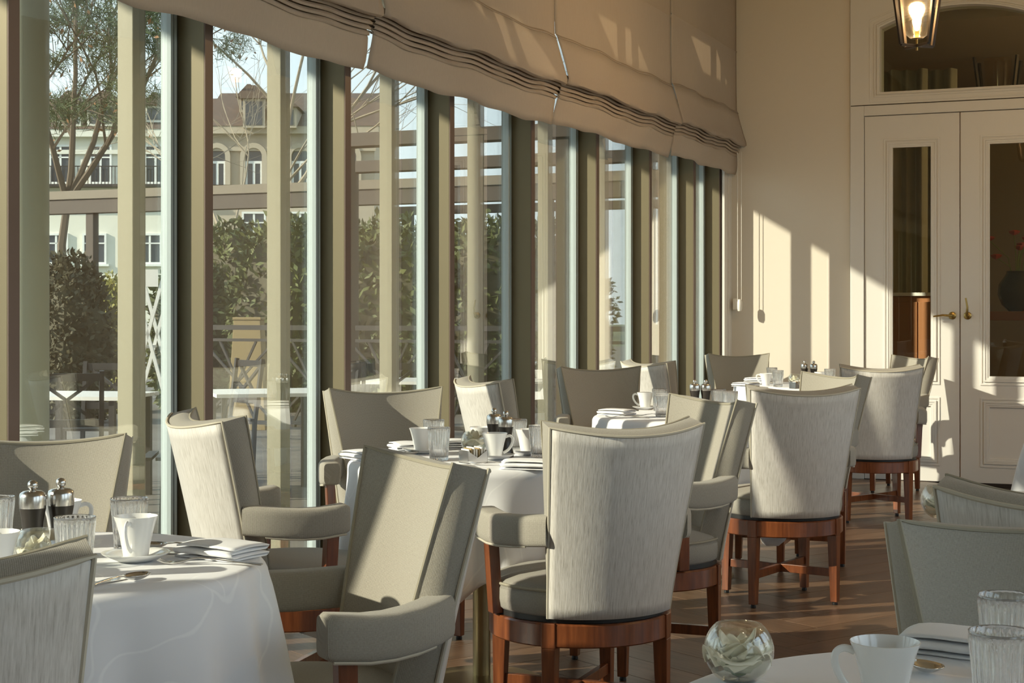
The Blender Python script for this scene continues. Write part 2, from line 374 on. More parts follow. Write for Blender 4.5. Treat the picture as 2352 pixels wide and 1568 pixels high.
# door casing (frame) with transom opening
mb = MB()
extr_y(mb, rect_like(DX0, DX1, 2.82, 3.80), arch(.585, 2.915, 3.40, .13), Y1-.035, Y1+.16)
mb.box(DX0, -2.187, Y1-.035, Y1+.16, 0, 2.82); mb.box(-.783, DX1, Y1-.035, Y1+.16, 0, 2.82); mb.box(-2.187, -.783, Y1-.035, Y1+.16, 2.741, 2.82)
casing = struct(mb.obj('trim_2', M['doorwhite'], smooth=False, bevel=.004)); 
for k, (a, b_, yy) in enumerate(((.66, .648, .005), (.625, .612, .008), (.605, .597, .012))):
    mb = MB(); d = (a-.585); e = (b_-.585)
    extr_y(mb, arch(a, 2.915-d, 3.40+d*.8, .13+d*.2), arch(b_, 2.915-e, 3.40+e*.8, .13+e*.2), Y1-.035-yy, Y1-.034); mb.obj('transom_moulding', M['doorwhite'], casing, smooth=False, bevel=.002)
mb = MB(); pts = arch(.60, 2.905, 3.405, .13); n_ = len(pts)
mb.add([(x, Y1+.05, z) for x, z in pts] + [(x, Y1+.056, z) for x, z in pts], [tuple(range(n_)), tuple(range(2*n_-1, n_-1, -1))] + [(i, (i+1) % n_, n_+(i+1) % n_, n_+i) for i in range(n_)])
mb.obj('transom_glass', M['doorpane'], casing, smooth=False)
mb = MB(); mb.box(DX0+.005, DX1-.005, Y1-.038, Y1-.034, 2.817, 2.823); mb.obj('shadow_gap', M['joint'], casing, smooth=False)
def rect(x0, x1, z0, z1): return [(x0, z0), (x1, z0), (x1, z1), (x0, z1)]
def make_door(n, x0, x1, hx, lever_up):
    g = .004; yf = Y1-.020; x0 += g; x1 -= g
    mb = MB(); gx0, gx1, gz0, gz1 = x0+.195, x1-.195, .778, 2.506
    px0, px1, pz0, pz1 = gx0, gx1, .175, .575
    # stiles and rails
    mb.box(x0, gx0, yf, yf+.045, .006, 2.736); mb.box(gx1, x1, yf, yf+.045, .006, 2.736)
    mb.box(gx0, gx1, yf, yf+.045, .006, pz0); mb.box(gx0, gx1, yf, yf+.045, pz1, gz0); mb.box(gx0, gx1, yf, yf+.045, gz1, 2.736)
    d = struct(mb.obj('door_%d' % n, M['doorwhite'], smooth=False))
    for (a0, a1, b0, b1) in ((gx0, gx1, gz0, gz1), (px0, px1, pz0, pz1)):
        for o_, i_, yy, yb in ((.055, .040, .006, 0), (.030, .016, .011, 0), (.016, .0, .007, .0), (.002, -.012, .003, .02)):
            mb = MB(); extr_y(mb, rect(a0-o_, a1+o_, b0-o_, b1+o_), rect(a0-i_, a1+i_, b0-i_, b1+i_), yf-yy, yf+.001+yb); mb.obj('moulding', M['doorwhite'], d, smooth=False, bevel=.002)
    mb = MB(); mb.box(px0-.005, px1+.005, yf+.014, yf+.03, pz0-.005, pz1+.005); mb.obj('lower_panel', M['doorwhite'], d, smooth=False)
    mb = MB(); mb.box(gx0-.004, gx1+.004, yf+.018, yf+.024, gz0-.004, gz1+.004); mb.obj('glass_pane', M['doorpane'], d, smooth=False)
    hd = MB(); c = Vector((hx, yf, 1.235))
    hd.lathe([(0, 0), (.028, 0), (.028, .006), (.022, .010), (.0, .010)], 24); 
    Mx = Matrix.Translation(c) @ Matrix.Rotation(R(90), 4, 'X')
    hd.v = [tuple(Mx @ Vector(p)) for p in hd.v]
    dr = Vector((0, 0, 1)) if lever_up else Vector((-1, 0, .0))
    s2 = Vector((0.15, 0, 0)) if lever_up else Vector((0, 0, .12))
    hd.tube([c, c + Vector((0, -.045, 0)), c + Vector((0, -.055, 0)) + dr*.015, c + Vector((0, -.058, 0)) + dr*.06 + s2*.03, c + Vector((0, -.058, 0)) + dr*.13 - s2*.05], .008, 10, rs=[.009, .009, .009, .0075, .006])
    hd.obj('door_handle', M['brassdull'], d)
    return d
make_door(1, -2.187, DXC, DXC-.055, False); make_door(2, DXC, -.783, DXC+.055, True)
mb = MB(); mb.box(DX0, DX1, Y1-.03, Y1+.22, -.02, .004); struct(mb.obj('trim_3', M['joint'], smooth=False))

# ---- right wall with unseen tall windows added to brighten the room, rear wall
mb = MB(); segs = [(-2.4, .2), (.8, 3.4), (4.0, 6.6), (7.2, 9.8)]
mb.box(XR, XR+.25, Y0, segs[0][0], 0, ZC); 
for i, (a, b_) in enumerate(segs):
    e = segs[i+1][0] if i+1 < len(segs) else Y1
    mb.box(XR, XR+.25, b_, e, 0, ZC); mb.box(XR, XR+.25, a, b_, 0, .25); mb.box(XR, XR+.25, a, b_, 3.7, ZC)
struct(mb.obj('wall_right', M['wall'], smooth=False))
for a, b_ in segs:
    wn += 1; mb = MB()
    for yy in (a, (a+b_)/2-.03, b_-.06): mb.box(XR+.08, XR+.16, yy, yy+.06, .25, 3.7)
    for zz in (.25, 1.6, 3.64): mb.box(XR+.08, XR+.16, a, b_, zz, zz+.06)
    wd = struct(mb.obj('window_%d' % wn, M['doorwhite'], smooth=False))
    mb = MB(); mb.box(XR+.115, XR+.121, a+.05, b_-.05, .3, 3.65); mb.obj('glass_pane', M['clearpane'], wd, smooth=False)
mb = MB(); mb.box(-3.75, XR+.2, Y0-.2, Y0, 0, ZC); struct(mb.obj('wall_front', M['wall'], smooth=False))

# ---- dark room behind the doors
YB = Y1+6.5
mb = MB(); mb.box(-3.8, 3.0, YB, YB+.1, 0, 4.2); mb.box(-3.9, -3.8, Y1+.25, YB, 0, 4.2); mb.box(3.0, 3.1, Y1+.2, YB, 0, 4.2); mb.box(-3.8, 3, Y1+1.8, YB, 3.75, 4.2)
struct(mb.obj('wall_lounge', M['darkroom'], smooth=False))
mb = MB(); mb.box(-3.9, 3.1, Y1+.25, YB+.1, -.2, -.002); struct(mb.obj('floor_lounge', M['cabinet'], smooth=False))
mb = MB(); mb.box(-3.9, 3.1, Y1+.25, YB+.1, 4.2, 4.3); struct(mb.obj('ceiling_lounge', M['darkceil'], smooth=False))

# ================================================================== BLINDS
def roman_blind(y0, y1, dz, label, seed):
    rnd = random.Random(seed); ph = [rnd.uniform(0, 6.28) for _ in range(6)]
    X0 = -3.175; t = thing('roman_blind', label, 'blind', (X0, (y0+y1)/2, 2.3), 0, 'roman blinds along the window wall')
    yc = (y0+y1)/2
    def sag(y, k=1.0):
        q = (y-y0)/(y1-y0); return dz + k*(.007*math.sin(q*math.pi*4+ph[0]) + .004*math.sin(q*math.pi*9+ph[1]))
    def sweep(prof, name, k, wob, inset=0.0, ny=44):
        mb = MB(); a, b_ = y0+inset, y1-inset; m = len(prof)
        th = .0025; vs = []
        def pt(i, j, off):
            y = a + (b_-a)*i/ny; x, z = prof[j]
            wf = wob * (1 if 0 < j else .2)
            return (x + off + wf*math.sin(y*11+ph[2]+j*.7) + wf*.6*math.sin(y*23+ph[3]+j), y-yc, z-2.3 + sag(y, k if z < 2.9 else 0) + 0)
        for i in range(ny+1):
            for j in range(m): vs.append(pt(i, j, 0))
        fs = [(i*m+j, (i+1)*m+j, (i+1)*m+j+1, i*m+j+1) for i in range(ny) for j in range(m-1)]
        mb.add(vs, fs); o = mb.obj(name, M['blind'], t, angle=60)
        so = o.modifiers.new('thick', 'SOLIDIFY'); so.thickness = th; so.offset = 0
    # flat panel with stitched battens at 3.24 and 3.72
    sweep([(0, 4.12), (0, 3.73), (.006, 3.722), (0, 3.714), (0, 3.25), (.006, 3.242), (0, 3.234), (.002, 2.90), (.006, 2.785), (.012, 2.775), (.020, 2.765)], 'fabric_panel', 1, .0004)
    sweep([(.012, 2.78), (.036, 2.70), (.064, 2.60), (.082, 2.535), (.080, 2.512), (.064, 2.505), (.025, 2.53), (-.005, 2.57)], 'large_fold', 1, .003, .004)
    for k in range(4):
        zc = 2.508 - .023*k; d = .040 - .006*k
        sweep([(-.01, zc+.035), (d*.6, zc+.012), (d, zc), (d-.004, zc-.008), (d*.4, zc-.004), (-.012, zc+.012)], 'small_fold', 1, .003, .004+.003*k)
    sweep([(-.014, 2.58), (-.013, 2.47), (.012, 2.44), (.012, 2.42), (.004, 2.37), (-.004, 2.325), (-.012, 2.288)], 'hem_band', 1, .006, (.016 if seed in (3, 4) else .003))
    mb = MB(); mb.box(-.02, .0, -(y1-y0)/2+.02, (y1-y0)/2-.02, 4.12-2.3-.04, 4.16-2.3); mb.obj('head_rail', M['cordw'], t, smooth=False)
    return t
joints = [-.59, 1.60, 3.79, 5.98, 8.17, 10.36, 12.09]
bl = ['roman blind at the end of the window wall beside the solid wall behind the camera', 'roman blind over the windows beside the foreground table',
      'beige roman blind over the window with the pine tree', 'beige roman blind hung next to the pine window, split from it by a bright gap',
      'beige roman blind between the bright hem gap and the last two blinds', 'beige roman blind beside the far wall blind, over the narrow windows',
      ]
bl = ['roman blind over the windows behind the camera', 'roman blind over the windows left of the first round table', 'beige roman blind over the pine tree window, ending at a bright gap',
      'beige roman blind whose hem starts at the bright gap', 'beige roman blind next but one to the far corner', 'beige roman blind in the far corner beside the cream wall']
for i in range(6): roman_blind(joints[i]+.004, joints[i+1]-.004, [0, 0, -.012, -.004, .02, .045][i], bl[i], i+1)
# cord of the corner blind
t = thing('blind_cord', 'white beaded blind cord with weighted pull hanging by the far corner', 'cord', (-3.14, 12.0, 1.2))
mb = MB(); mb.tube([(0, 0, 1.3), (.0, 0, .16), (.012, 0, .12)], .0022, 6); mb.tube([(.03, 0, 1.3), (.03, 0, .16), (.018, 0, .12)], .0022, 6); mb.obj('cord', M['cordw'], t)
mb = MB(); mb.lathe([(0, -.035), (.014, -.03), (.019, -.01), (.019, .04), (.012, .058), (0, .062)], 16, (.016, 0, .10)); mb.obj('weight', M['cordw'], t)
mb = MB(); mb.box(-.05, -.028, .04, .10, .08, .17); mb.obj('wall_clip', M['cordw'], t, bevel=.006)

# ================================================================== LANTERN
def lantern(name, label, loc, sc_=1.0, lit=True, drop=1.2, watt=27):
    t = thing(name, label, 'lantern', loc); k = sc_
    zb, zt, wb_, wt = 0.0, .55*k, .072*k, .135*k
    for sx in (-1, 1):
        for sy in (-1, 1):
            mb = MB(); mb.bar((sx*wb_, sy*wb_, zb+.01), (sx*wt, sy*wt, zt), .016*k); mb.obj('corner_post', M['iron'], t, smooth=False)
    mb = MB()
    for a, b_ in (((-1,-1),(1,1)), ((-1,1),(1,-1))):
        mb.bar((a[0]*wb_, a[1]*wb_, zb+.008), (b_[0]*wb_, b_[1]*wb_, zb+.008), .014*k)
    mb.obj('bottom_cross', M['iron'], t, smooth=False)
    mb = MB(); q = [(-wt,-wt), (wt,-wt), (wt,wt), (-wt,wt)]
    for i in range(4): mb.bar((*q[i], zt), (*q[(i+1) % 4], zt), .016*k); mb.tube([(*q[i], zt), (q[i][0]*.75, q[i][1]*.75, zt+.06*k), (q[i][0]*.2, q[i][1]*.2, zt+.10*k)], .006*k, 6)
    mb.obj('top_frame', M['iron'], t, smooth=False)
    mb = MB(); mb.lathe([(.0, .045*k), (.035*k, .048*k), (.055*k, .065*k), (.064*k, .10*k), (.085*k, .48*k)], 28, caps=False); mb.obj('glass_cylinder', M['lampglass'], t)
    mb = MB(); mb.tube([(0, 0, -.018*k), (0, 0, .075*k)], .006*k, 10); mb.lathe([(.0, .045*k), (.03*k, .047*k), (.012*k, .055*k), (.011*k, .085*k), (0, .086*k)], 16); mb.obj('brass_rod', M['brassdull'], t)
    if lit:
        mb = MB(); mb.lathe([(0, .085*k), (.012*k, .095*k), (.022*k, .125*k), (.024*k, .145*k), (.016*k, .165*k), (0, .172*k)], 16); mb.obj('bulb', M['bulb'], t)
        l = bpy.data.lights.new('lantern_light', 'POINT'); l.energy = watt; l.color = (1, .72, .42); l.shadow_soft_size = .05
        lo = bpy.data.objects.new('lantern_light', l); COL.objects.link(lo); lo.parent = t; lo.location = (0, 0, .24*k)
    n = max(2, int(drop/.035)); 
    mb = MB(); z = zt+.10*k
    mb.tube([(math.cos(a/12*6.2832)*.018, 0, z+.018+math.sin(a/12*6.2832)*.018) for a in range(12)], .003, 6, closed=True)
    for i in range(n):
        zz = z+.045+i*.028; ax = i % 2
        mb.tube([((math.cos(a/10*6.2832)*.008, 0) [ax], (0, math.cos(a/10*6.2832)*.008)[ax], zz+math.sin(a/10*6.2832)*.018) for a in range(10)], .0022, 5, closed=True)
    mb.obj('chain', M['iron'], t)
    mb = MB(); mb.lathe([(0, z+.04+n*.028), (.05, z+.04+n*.028), (.05, z+.02+n*.028), (0, z+.015+n*.028)], 20); mb.obj('ceiling_rose', M['iron'], t)
    return t
lx, ly = ray(2106, 8.5)
lantern('pendant_lantern', 'lit bronze pendant lantern with glass cylinder hanging before the double doors', (lx, ly, 2.675), 1.0, True, .88)
lantern('pendant_lantern', 'lit bronze pendant lantern hanging in the right half of the room', (1.6, 5.2, 2.675), 1.0, True, .88)  # out of view, added for warm fill light
lx, ly = ray(2292, 15.6)
lantern('pendant_lantern', 'unlit lantern on a chain in the dark room behind the arched transom', (lx, ly, 3.0), 1.6, False, .05)
lantern('pendant_lantern', 'lit lantern deep in the dark room beside the doors', (1.2, Y1+3.2, 2.75), 1.2, True, .1, 60)  # off-frame lamp added to lift the room behind the doors
# things in the dark room
cx_, cy_ = ray(2095, 13.6)
t = thing('wood_cabinet', 'tall reddish wooden cabinet behind the left glazed door', 'cabinet', (cx_, cy_, 0))
mb = MB(); mb.box(-.20, .30, 0, .45, 0, 1.40); mb.obj('body', M['cabinet'], t, smooth=False, bevel=.005)
mb = MB(); mb.box(-.16, .045, -.018, .0, .05, 1.35); mb.obj('cabinet_door', M['cabinet'], t, smooth=False, bevel=.003)
mb = MB(); mb.box(.055, .26, -.018, .0, .05, 1.35); mb.obj('cabinet_door', M['cabinet'], t, smooth=False, bevel=.003)
mb = MB(); mb.box(-.22, .32, -.03, .47, 1.40, 1.43); mb.obj('cabinet_top', M['doorwhite'], t, smooth=False, bevel=.004)
for k, px in enumerate((2062, 2128)):  # drapes built behind the glass to imitate curtains reflected in it
    cx_, cy_ = ray(px, 14.9)
    mb = MB(); mb.grid(lambda u, v: ((u-.5)*.55, .05*math.sin(u*26)+.03*math.sin(u*11+k), .03+v*3.5), 48, 4)
    o = mb.obj('drape_curtain', M['curtain']); o.location = (cx_, cy_, 0); so = o.modifiers.new('t', 'SOLIDIFY'); so.thickness = .004
    tag(o, ['pale drape standing left behind the door glass', 'pale drape standing right behind the door glass'][k], 'curtain', 'drapes in the dark room')
vx, vy = ray(2335, 14.2)
t = thing('console_table', 'rough wooden console table behind the right glazed door', 'table', (vx, vy, 0))
mb = MB(); mb.box(-.45, .6, -.2, .2, 1.19, 1.27); mb.obj('table_top', M['cabinet'], t, smooth=False, bevel=.004)
for a in (-.4, .5):
    for b_ in (-.15, .15):
        mb = MB(); mb.box(a-.03, a+.03, b_-.03, b_+.03, 0, 1.19); mb.obj('leg', M['cabinet'], t, smooth=False)
mb = MB(); mb.lathe([(0, 0), (.07, 0), (.13, .06), (.165, .15), (.155, .24), (.10, .32), (.085, .345), (.09, .36), (.075, .35), (.08, .32), (0, .31)], 28)
o = mb.obj('round_vase', M['vase']); o.location = (vx, vy, 1.27); tag(o, 'round dark glazed vase on the wooden console table', 'vase')
t = thing('red_flowers', 'spray of red blossoms in the dark round vase', 'flowers', (vx, vy, 1.585)); rnd = random.Random(3)
for k in range(9):
    a = rnd.uniform(0, 6.28); r_ = rnd.uniform(.08, .30); h_ = rnd.uniform(.15, .42); tip = Vector((r_*math.cos(a), r_*math.sin(a)*.5, h_))
    mb = MB(); mb.tube([(0, 0, -.2), (tip.x*.3, tip.y*.3, h_*.5), tip], .004, 5); mb.obj('stem', M['leafg'], t)
    mb = MB(); mb.lathe([(0, -.02), (.035, .0), (.045, .02), (.02, .03), (0, .02)], 9, tip, mod=lambda a_, j: 1+.25*math.cos(5*a_)); mb.obj('blossom', M['redflower'], t)

# ================================================================== CHAIRS
def lerp(a, b, t): return a + (b-a)*t
def back_pt(u, v, inner, push=0.0):
    e = v**1.12; a = R(45)*u
    if not inner:
        bx, by = (.276+push)*math.sin(a), -(.276+push)*math.cos(a); tx, ty = (.243)*u, -(.385+push-.07*u*u); zt = .908+.027*u*u
        z = .386 + (zt-.386)*v
    else:
        a = R(50)*u; bx, by = .192*math.sin(a), -.192*math.cos(a); tx, ty = .235*u, -(.315-.075*u*u); zt = .922+.028*u*u
        z = .40 + (zt-.40)*v
        by += .012*math.sin(math.pi*min(1, v*1.1))*(1-u*u)
    return Vector((lerp(bx, tx, e), lerp(by, ty, e), z))
def make_chair():
    t = thing('swivel_armchair', 'chair', 'chair'); NU, NV = 20, 16
    # --- base
    mb = MB(); mb.lathe([(.228, .303), (.268, .303), (.272, .307), (.272, .366), (.268, .371), (.228, .371)], 64, closed=True); mb.obj('base_ring', M['cherry'], t, angle=30)
    mb = MB(); mb.lathe([(0, .368), (.255, .368), (.258, .372), (.258, .388), (0, .388)], 48); mb.obj('swivel_plate', M['black'], t, angle=30)
    for k in range(4):
        a = R(45+90*k); Mr = Matrix.Rotation(a, 4, 'Z'); w_ = .021
        def q(r0, r1, w0, z): return [Mr @ Vector(p) for p in ((r0, -w0, z), (r1, -w0, z), (r1, w0, z), (r0, w0, z))]
        mb = MB(); mb.hexa(q(.244, .274, .016, .014), q(.232, .276, w_, .300)); mb.hexa(q(.232, .276, w_, .300), q(.232, .276, w_, .372))
        lg = mb.obj('leg', M['cherry'], t, smooth=False, bevel=.002)
        c_ = Mr @ Vector((.259, 0, 0)); mb = MB(); mb.lathe([(.011, 0), (.012, .004), (.010, .016)], 12, c_); mb.obj('glide', M['black'], lg)
    for k in range(2):
        a = R(45+90*k); d = Vector((math.cos(a), math.sin(a), 0)); mb = MB(); zc = .138
        mb.bar(d*-.245 + Vector((0, 0, zc)), d*.245 + Vector((0, 0, zc)), .034 if False else .020, .034); mb.obj('stretcher', M['cherry'], t, smooth=False, bevel=.0015)
    # --- seat
    mb = MB(); prof = [(.0, .388), (.258, .388), (.266, .396), (.270, .42), (.269, .45), (.264, .462), (.250, .474), (.21, .486), (.13, .496), (.06, .499), (.001, .5)]
    mb.lathe(prof, 56, uv=True)
    # planar uv on the top, cylindrical on the side
    for i, p in enumerate(mb.v):
        r_ = math.hypot(p[0], p[1])
        if p[2] > .46: mb.uv[i] = (p[0], p[1])
    seat = mb.obj('seat', M['seat_weave'], t, angle=70)
    mb = MB(); mb.tube([(.266*math.cos(2*math.pi*i/56), .266*math.sin(2*math.pi*i/56), .463) for i in range(56)], .0048, 6, closed=True); mb.obj('seat_welt', M['pipedark'], seat)
    # --- backrest body
    mb = MB()
    mb.grid(lambda u, v: back_pt(2*u-1, v, True), NU, NV, uvfn=lambda u, v: (u*.48, v*.54))
    mb.grid(lambda u, v: back_pt(2*u-1, v, False, -.004), NU, NV, uvfn=lambda u, v: (u*.5, v*.54), flip=True)
    for sgn in (-1, 1):
        mb.grid(lambda u, v: back_pt(sgn, v, True).lerp(back_pt(sgn, v, False, -.004), u) + Vector((sgn*.012*math.sin(math.pi*u)*(1-v**10)*(1-(1-v)**10), 0, 0)), 5, NV, uvfn=lambda u, v: (u*.075, v*.54))
    mb.grid(lambda u, v: back_pt(2*u-1, 1, True).lerp(back_pt(2*u-1, 1, False, -.004), v) + Vector((0, 0, .010*math.sin(math.pi*v)*(1-abs(2*u-1)**8))), NU, 5, uvfn=lambda u, v: (u*.5, v*.075))
    mb.grid(lambda u, v: back_pt(2*u-1, 0, True).lerp(back_pt(2*u-1, 0, False, -.004), v), NU, 1, uvfn=lambda u, v: (u*.5, v*.075))
    back = mb.obj('backrest', M['weave'], t, angle=55)
    def edge(inner, push):
        pts = [back_pt(-1, i/14, inner, push) for i in range(15)] + [back_pt(-1+2*i/20, 1, inner, push) for i in range(1, 20)] + [back_pt(1, 1-i/14, inner, push) for i in range(15)]
        return pts
    mb = MB(); mb.tube(edge(True, 0), .0042, 6); mb.obj('front_piping', M['pipedark'], back)
    # --- outer back panel
    mb = MB(); mb.grid(lambda u, v: back_pt((2*u-1)*.985, v*.992, False, .004), 24, NV, uvfn=lambda u, v: (u*.5, v*.54))
    ob = mb.obj('outer_back', M['streak'], t, angle=80); so = ob.modifiers.new('t', 'SOLIDIFY'); so.thickness = .006; so.offset = -1
    mb = MB(); mb.tube(edge(False, .001), .0045, 6); mb.obj('back_piping', M['piping'], ob)
    # --- arms
    for sgn in (-1, 1):
        path = [Vector(p) for p in ((.200, -.225, .640), (.232, -.190, .637), (.258, -.140, .632), (.275, -.085, .629), (.284, -.03, .630), (.286, .015, .635), (.286, .045, .638))]
        mb = MB(); n = 20; rings = []; acc = 0
        ks = [0.0] + [i for i in range(len(path))] 
        seq = [(0, 1.0)] + [(i, 1.0) for i in range(1, len(path))] + [(len(path)-1, .86)]
        o = []; uvs = []; per = [0.0]
        ring = [(math.copysign(abs(math.cos(b_))**.38, math.cos(b_))*.036, math.copysign(abs(math.sin(b_))**.38, math.sin(b_))*.045) for b_ in [2*math.pi*(j+.5)/n-math.pi/2 for j in range(n)]]
        for j in range(1, n): per.append(per[-1] + math.hypot(ring[j][0]-ring[j-1][0], ring[j][1]-ring[j-1][1]))
        for q_, (i, s_) in enumerate(seq):
            p = path[i]; d = (path[min(i+1, len(path)-1)] - path[max(i-1, 0)]); d.z = 0; d.normalize(); side = Vector((d.y, -d.x, 0))
            if q_ == len(seq)-1: p = p + d*.012
            if q_: acc += (p - prev).length
            prev = p
            for j in range(n):
                a = 2*math.pi*(j+.5)/n-math.pi/2; ca_, sa_ = math.cos(a), math.sin(a); e_ = .38
                xx = math.copysign(abs(ca_)**e_, ca_)*.036*s_; zz = math.copysign(abs(sa_)**e_, sa_)*.045*s_
                pt = p + side*xx + Vector((0, 0, zz + (.006*ca_*0)))
                o.append((pt.x*sgn, pt.y, pt.z)); uvs.append((acc, per[j]))
        fs = [(k*n+j, k*n+(j+1) % n, (k+1)*n+(j+1) % n, (k+1)*n+j) for k in range(len(seq)-1) for j in range(n)] + [tuple(range(n)), tuple(range((len(seq)-1)*n, len(seq)*n))]
        mb.add(o, fs, uvs); arm = mb.obj('armrest', M['weave'], t, angle=50)
        mb = MB(); mb.tube([((p.x + .030)*sgn, p.y, p.z-.0445) for p in path[1:]], .0035, 6); mb.obj('arm_piping', M['piping'], arm)
        mb = MB(); x0 = .268*sgn; x1 = .302*sgn; xa, xb = min(x0, x1), max(x0, x1)
        mb.hexa([(xa-.012*sgn, -.017, .376), (xb-.012*sgn, -.017, .376), (xb-.012*sgn, .020, .376), (xa-.012*sgn, .020, .376)], [(xa, -.010, .60), (xb, -.010, .60), (xb, .030, .60), (xa, .030, .60)])
        mb.obj('arm_post', M['cherry'], t, smooth=False, bevel=.0025)
    return t
TB = {1: (-2.08, 2.52), 2: (-2.17, 4.91), 3: (-2.167, 7.33), 4: (-2.40, 10.85), 5: (-.165, 1.98), 6: (-.12, 4.26), 7: (-.10, 6.5)}
CH = [  # x, y, heading (0 = +y, clockwise), z scale, label
 (-2.506, 2.960, 149.6, 1.0, 'grey armchair facing out from the window behind the first white table with pepper mills'),
 (-1.690, 1.780, -40.2, 1.0, 'grey armchair seen from behind, cropped, its curved top rising before the first table'),
 (-1.675, 2.858, -140.0, 1.0, 'grey armchair striped by sun, its wooden arm post and seat beside the first table'),
 (-2.560, 4.330, 38.0, 1.0, 'grey armchair turned with its pale back to the windows, seat tucked beside the second table'),
 (-2.806, 5.567, 138.9, 1.0, 'grey armchair with a diagonal shadow across its backrest behind the second table'),
 (-1.652, 4.466, -46.0, 1.0, 'large grey armchair seen from behind with full streaked back before the second table'),
 (-1.755, 5.400, -137.0, 1.0, 'grey armchair with sunlit front and dark arm, close beside the full streaked back chair'),
 (-2.835, 7.060, 40.8, 1.0, 'pale armchair back against the windows behind the pepper mills of the second table'),
 (-2.900, 8.350, 145.9, 1.0, 'grey armchair facing out from the windows behind the third table and its folded napkin'),
 (-1.612, 6.880, -33.0, 1.0, 'grey armchair seen from behind on orange-lit round base before the third table'),
 (-1.790, 7.860, -138.1, 1.0, 'grey armchair with pale sunlit backrest just beyond the orange-lit base chair'),
 (-3.010, 10.06, 34.4, 1.0, 'bluish armchair back with one sunlit stripe against the far windows'),
 (-2.945, 11.52, 151.4, 1.0, 'shaded armchair in the far corner before the sunlit cream wall'),
 (-1.715, 9.760, -20.0, 1.0, 'grey armchair seen from behind in front of the left door leaf'),
 (-1.955, 11.46, -132.3, 1.0, 'armchair standing right against the white double doors'),
 (-.115, 2.455, 161.0, .965, 'dark grey armchair facing the foreground bowl of petals and cup'),
 (-.150, 3.270, 3.0, 1.0, 'armchair with sunlit outer back next to the bowl with white rose'),
 (-.100, 5.080, 158.0, .955, 'dark armchair edge before the panelled right door leaf'),
]
proto = make_chair(); used = [False]
for i, (x, y, hd, zs, lab) in enumerate(CH):
    o = place(proto, used, (x, y, 0), -R(hd), lab, 'grey swivel armchairs around the tables')
    o.scale = (1, 1, zs)

# ================================================================== TABLES
ZT = .762
def make_table():
    t = thing('round_table', 'table', 'table')
    mb = MB(); mb.lathe([(0, .722), (.42, .722), (.44, .728), (.44, .75), (.435, .755), (0, .755)], 48); mb.obj('tabletop', M['cherry'], t, angle=30)
    mb = MB(); mb.lathe([(.03, .02), (.03, .722)], 24); mb.obj('pole', M['brass'], t, angle=30)
    mb = MB(); mb.lathe([(0, 0), (.222, 0), (.222, .008), (.200, .012), (.195, .020), (.12, .026), (.035, .032), (0, .032)], 48); mb.obj('base_plate', M['brass'], t, angle=25)
    return t
def cloth_mesh(rot, seed, hang0=.76):
    rnd = random.Random(seed); ph = [rnd.uniform(0, 6.28) for _ in range(5)]; n = 160
    mb = MB(); rows = []
    for r in (0.001, .15, .30, .40, .43): rows.append(('t', r))
    for k in range(1, 7): rows.append(('s', k/6))
    for k in range(1, 21): rows.append(('k', k/20))
    vs = []
    for kind, w_ in rows:
        for i in range(n):
            a = 2*math.pi*i/n; b_ = (a - rot) % (2*math.pi)
            sq = hang0/max(abs(math.cos(b_)), abs(math.sin(b_))); sq = min(sq, hang0*1.34); hang = min(sq - .45, .60)
            cf = (sq/hang0-1)/.34
            fold = math.cos(4*b_+math.pi)*.018 + cf*.022*math.cos(13*b_+ph[0]) + .012*math.cos(9*b_+ph[1]) + .008*math.cos(17*b_+ph[2]) + .006*math.cos(23*b_+ph[3])
            if kind == 't': r, z = w_, ZT - (.0 if w_ < .42 else .001)
            elif kind == 's':
                q = w_*math.pi/2; r, z = .43 + .024*math.sin(q), ZT - .001 - .028*(1-math.cos(q)); r += fold*.12*w_
            else:
                s_ = w_; r = .454 + .035*s_ + fold*(.12 + 1.5*s_**.8); z = ZT - .029 - (hang-.03)*s_
            vs.append((r*math.cos(a), r*math.sin(a), z))
    m = len(rows); fs = [(j*n+i, j*n+(i+1) % n, (j+1)*n+(i+1) % n, (j+1)*n+i) for j in range(m-1) for i in range(n)] + [tuple(reversed(range(n)))]
    mb.add(vs, fs); return mb
tl = {1: ('round pedestal table under the cloth with the sunlit cup and fork', 'white damask cloth on the table with the sunlit cup, spoons and fork'),
      2: ('round pedestal table with brass pole standing on a brass disc', 'white damask cloth over the table with the visible brass pole'),
      3: ('round pedestal table under the neatly folded napkin and cup by the windows', 'white cloth under the neatly folded napkin and cup by the windows'),
      4: ('round pedestal table nearest to the far cream wall', 'white cloth of the table nearest to the far cream wall'),
      5: ('round pedestal table under the petal bowl in the foreground', 'white cloth under the glass bowl of petals and the white cup'),
      6: ('round pedestal table carrying the bowl with a white rose', 'white cloth under the bowl with a white rose'),
      7: ('round pedestal table before the right door leaf', 'white cloth hanging before the right door leaf panel')}
tp = make_table(); used = [False]
for k in TB:
    place(tp, used, (*TB[k], 0), 0, tl[k][0], 'round pedestal tables')
    rot = {1: R(-20), 2: R(-137), 3: R(-70), 4: R(-60), 5: R(30), 6: R(10), 7: R(30)}[k]
    o = cloth_mesh(rot, k).obj('tablecloth', M['cloth'], angle=70); o.location = (*TB[k], 0); tag(o, tl[k][1], 'tablecloth', 'white round tablecloths')
    so = o.modifiers.new('t', 'SOLIDIFY'); so.thickness = .0016; so.offset = -1

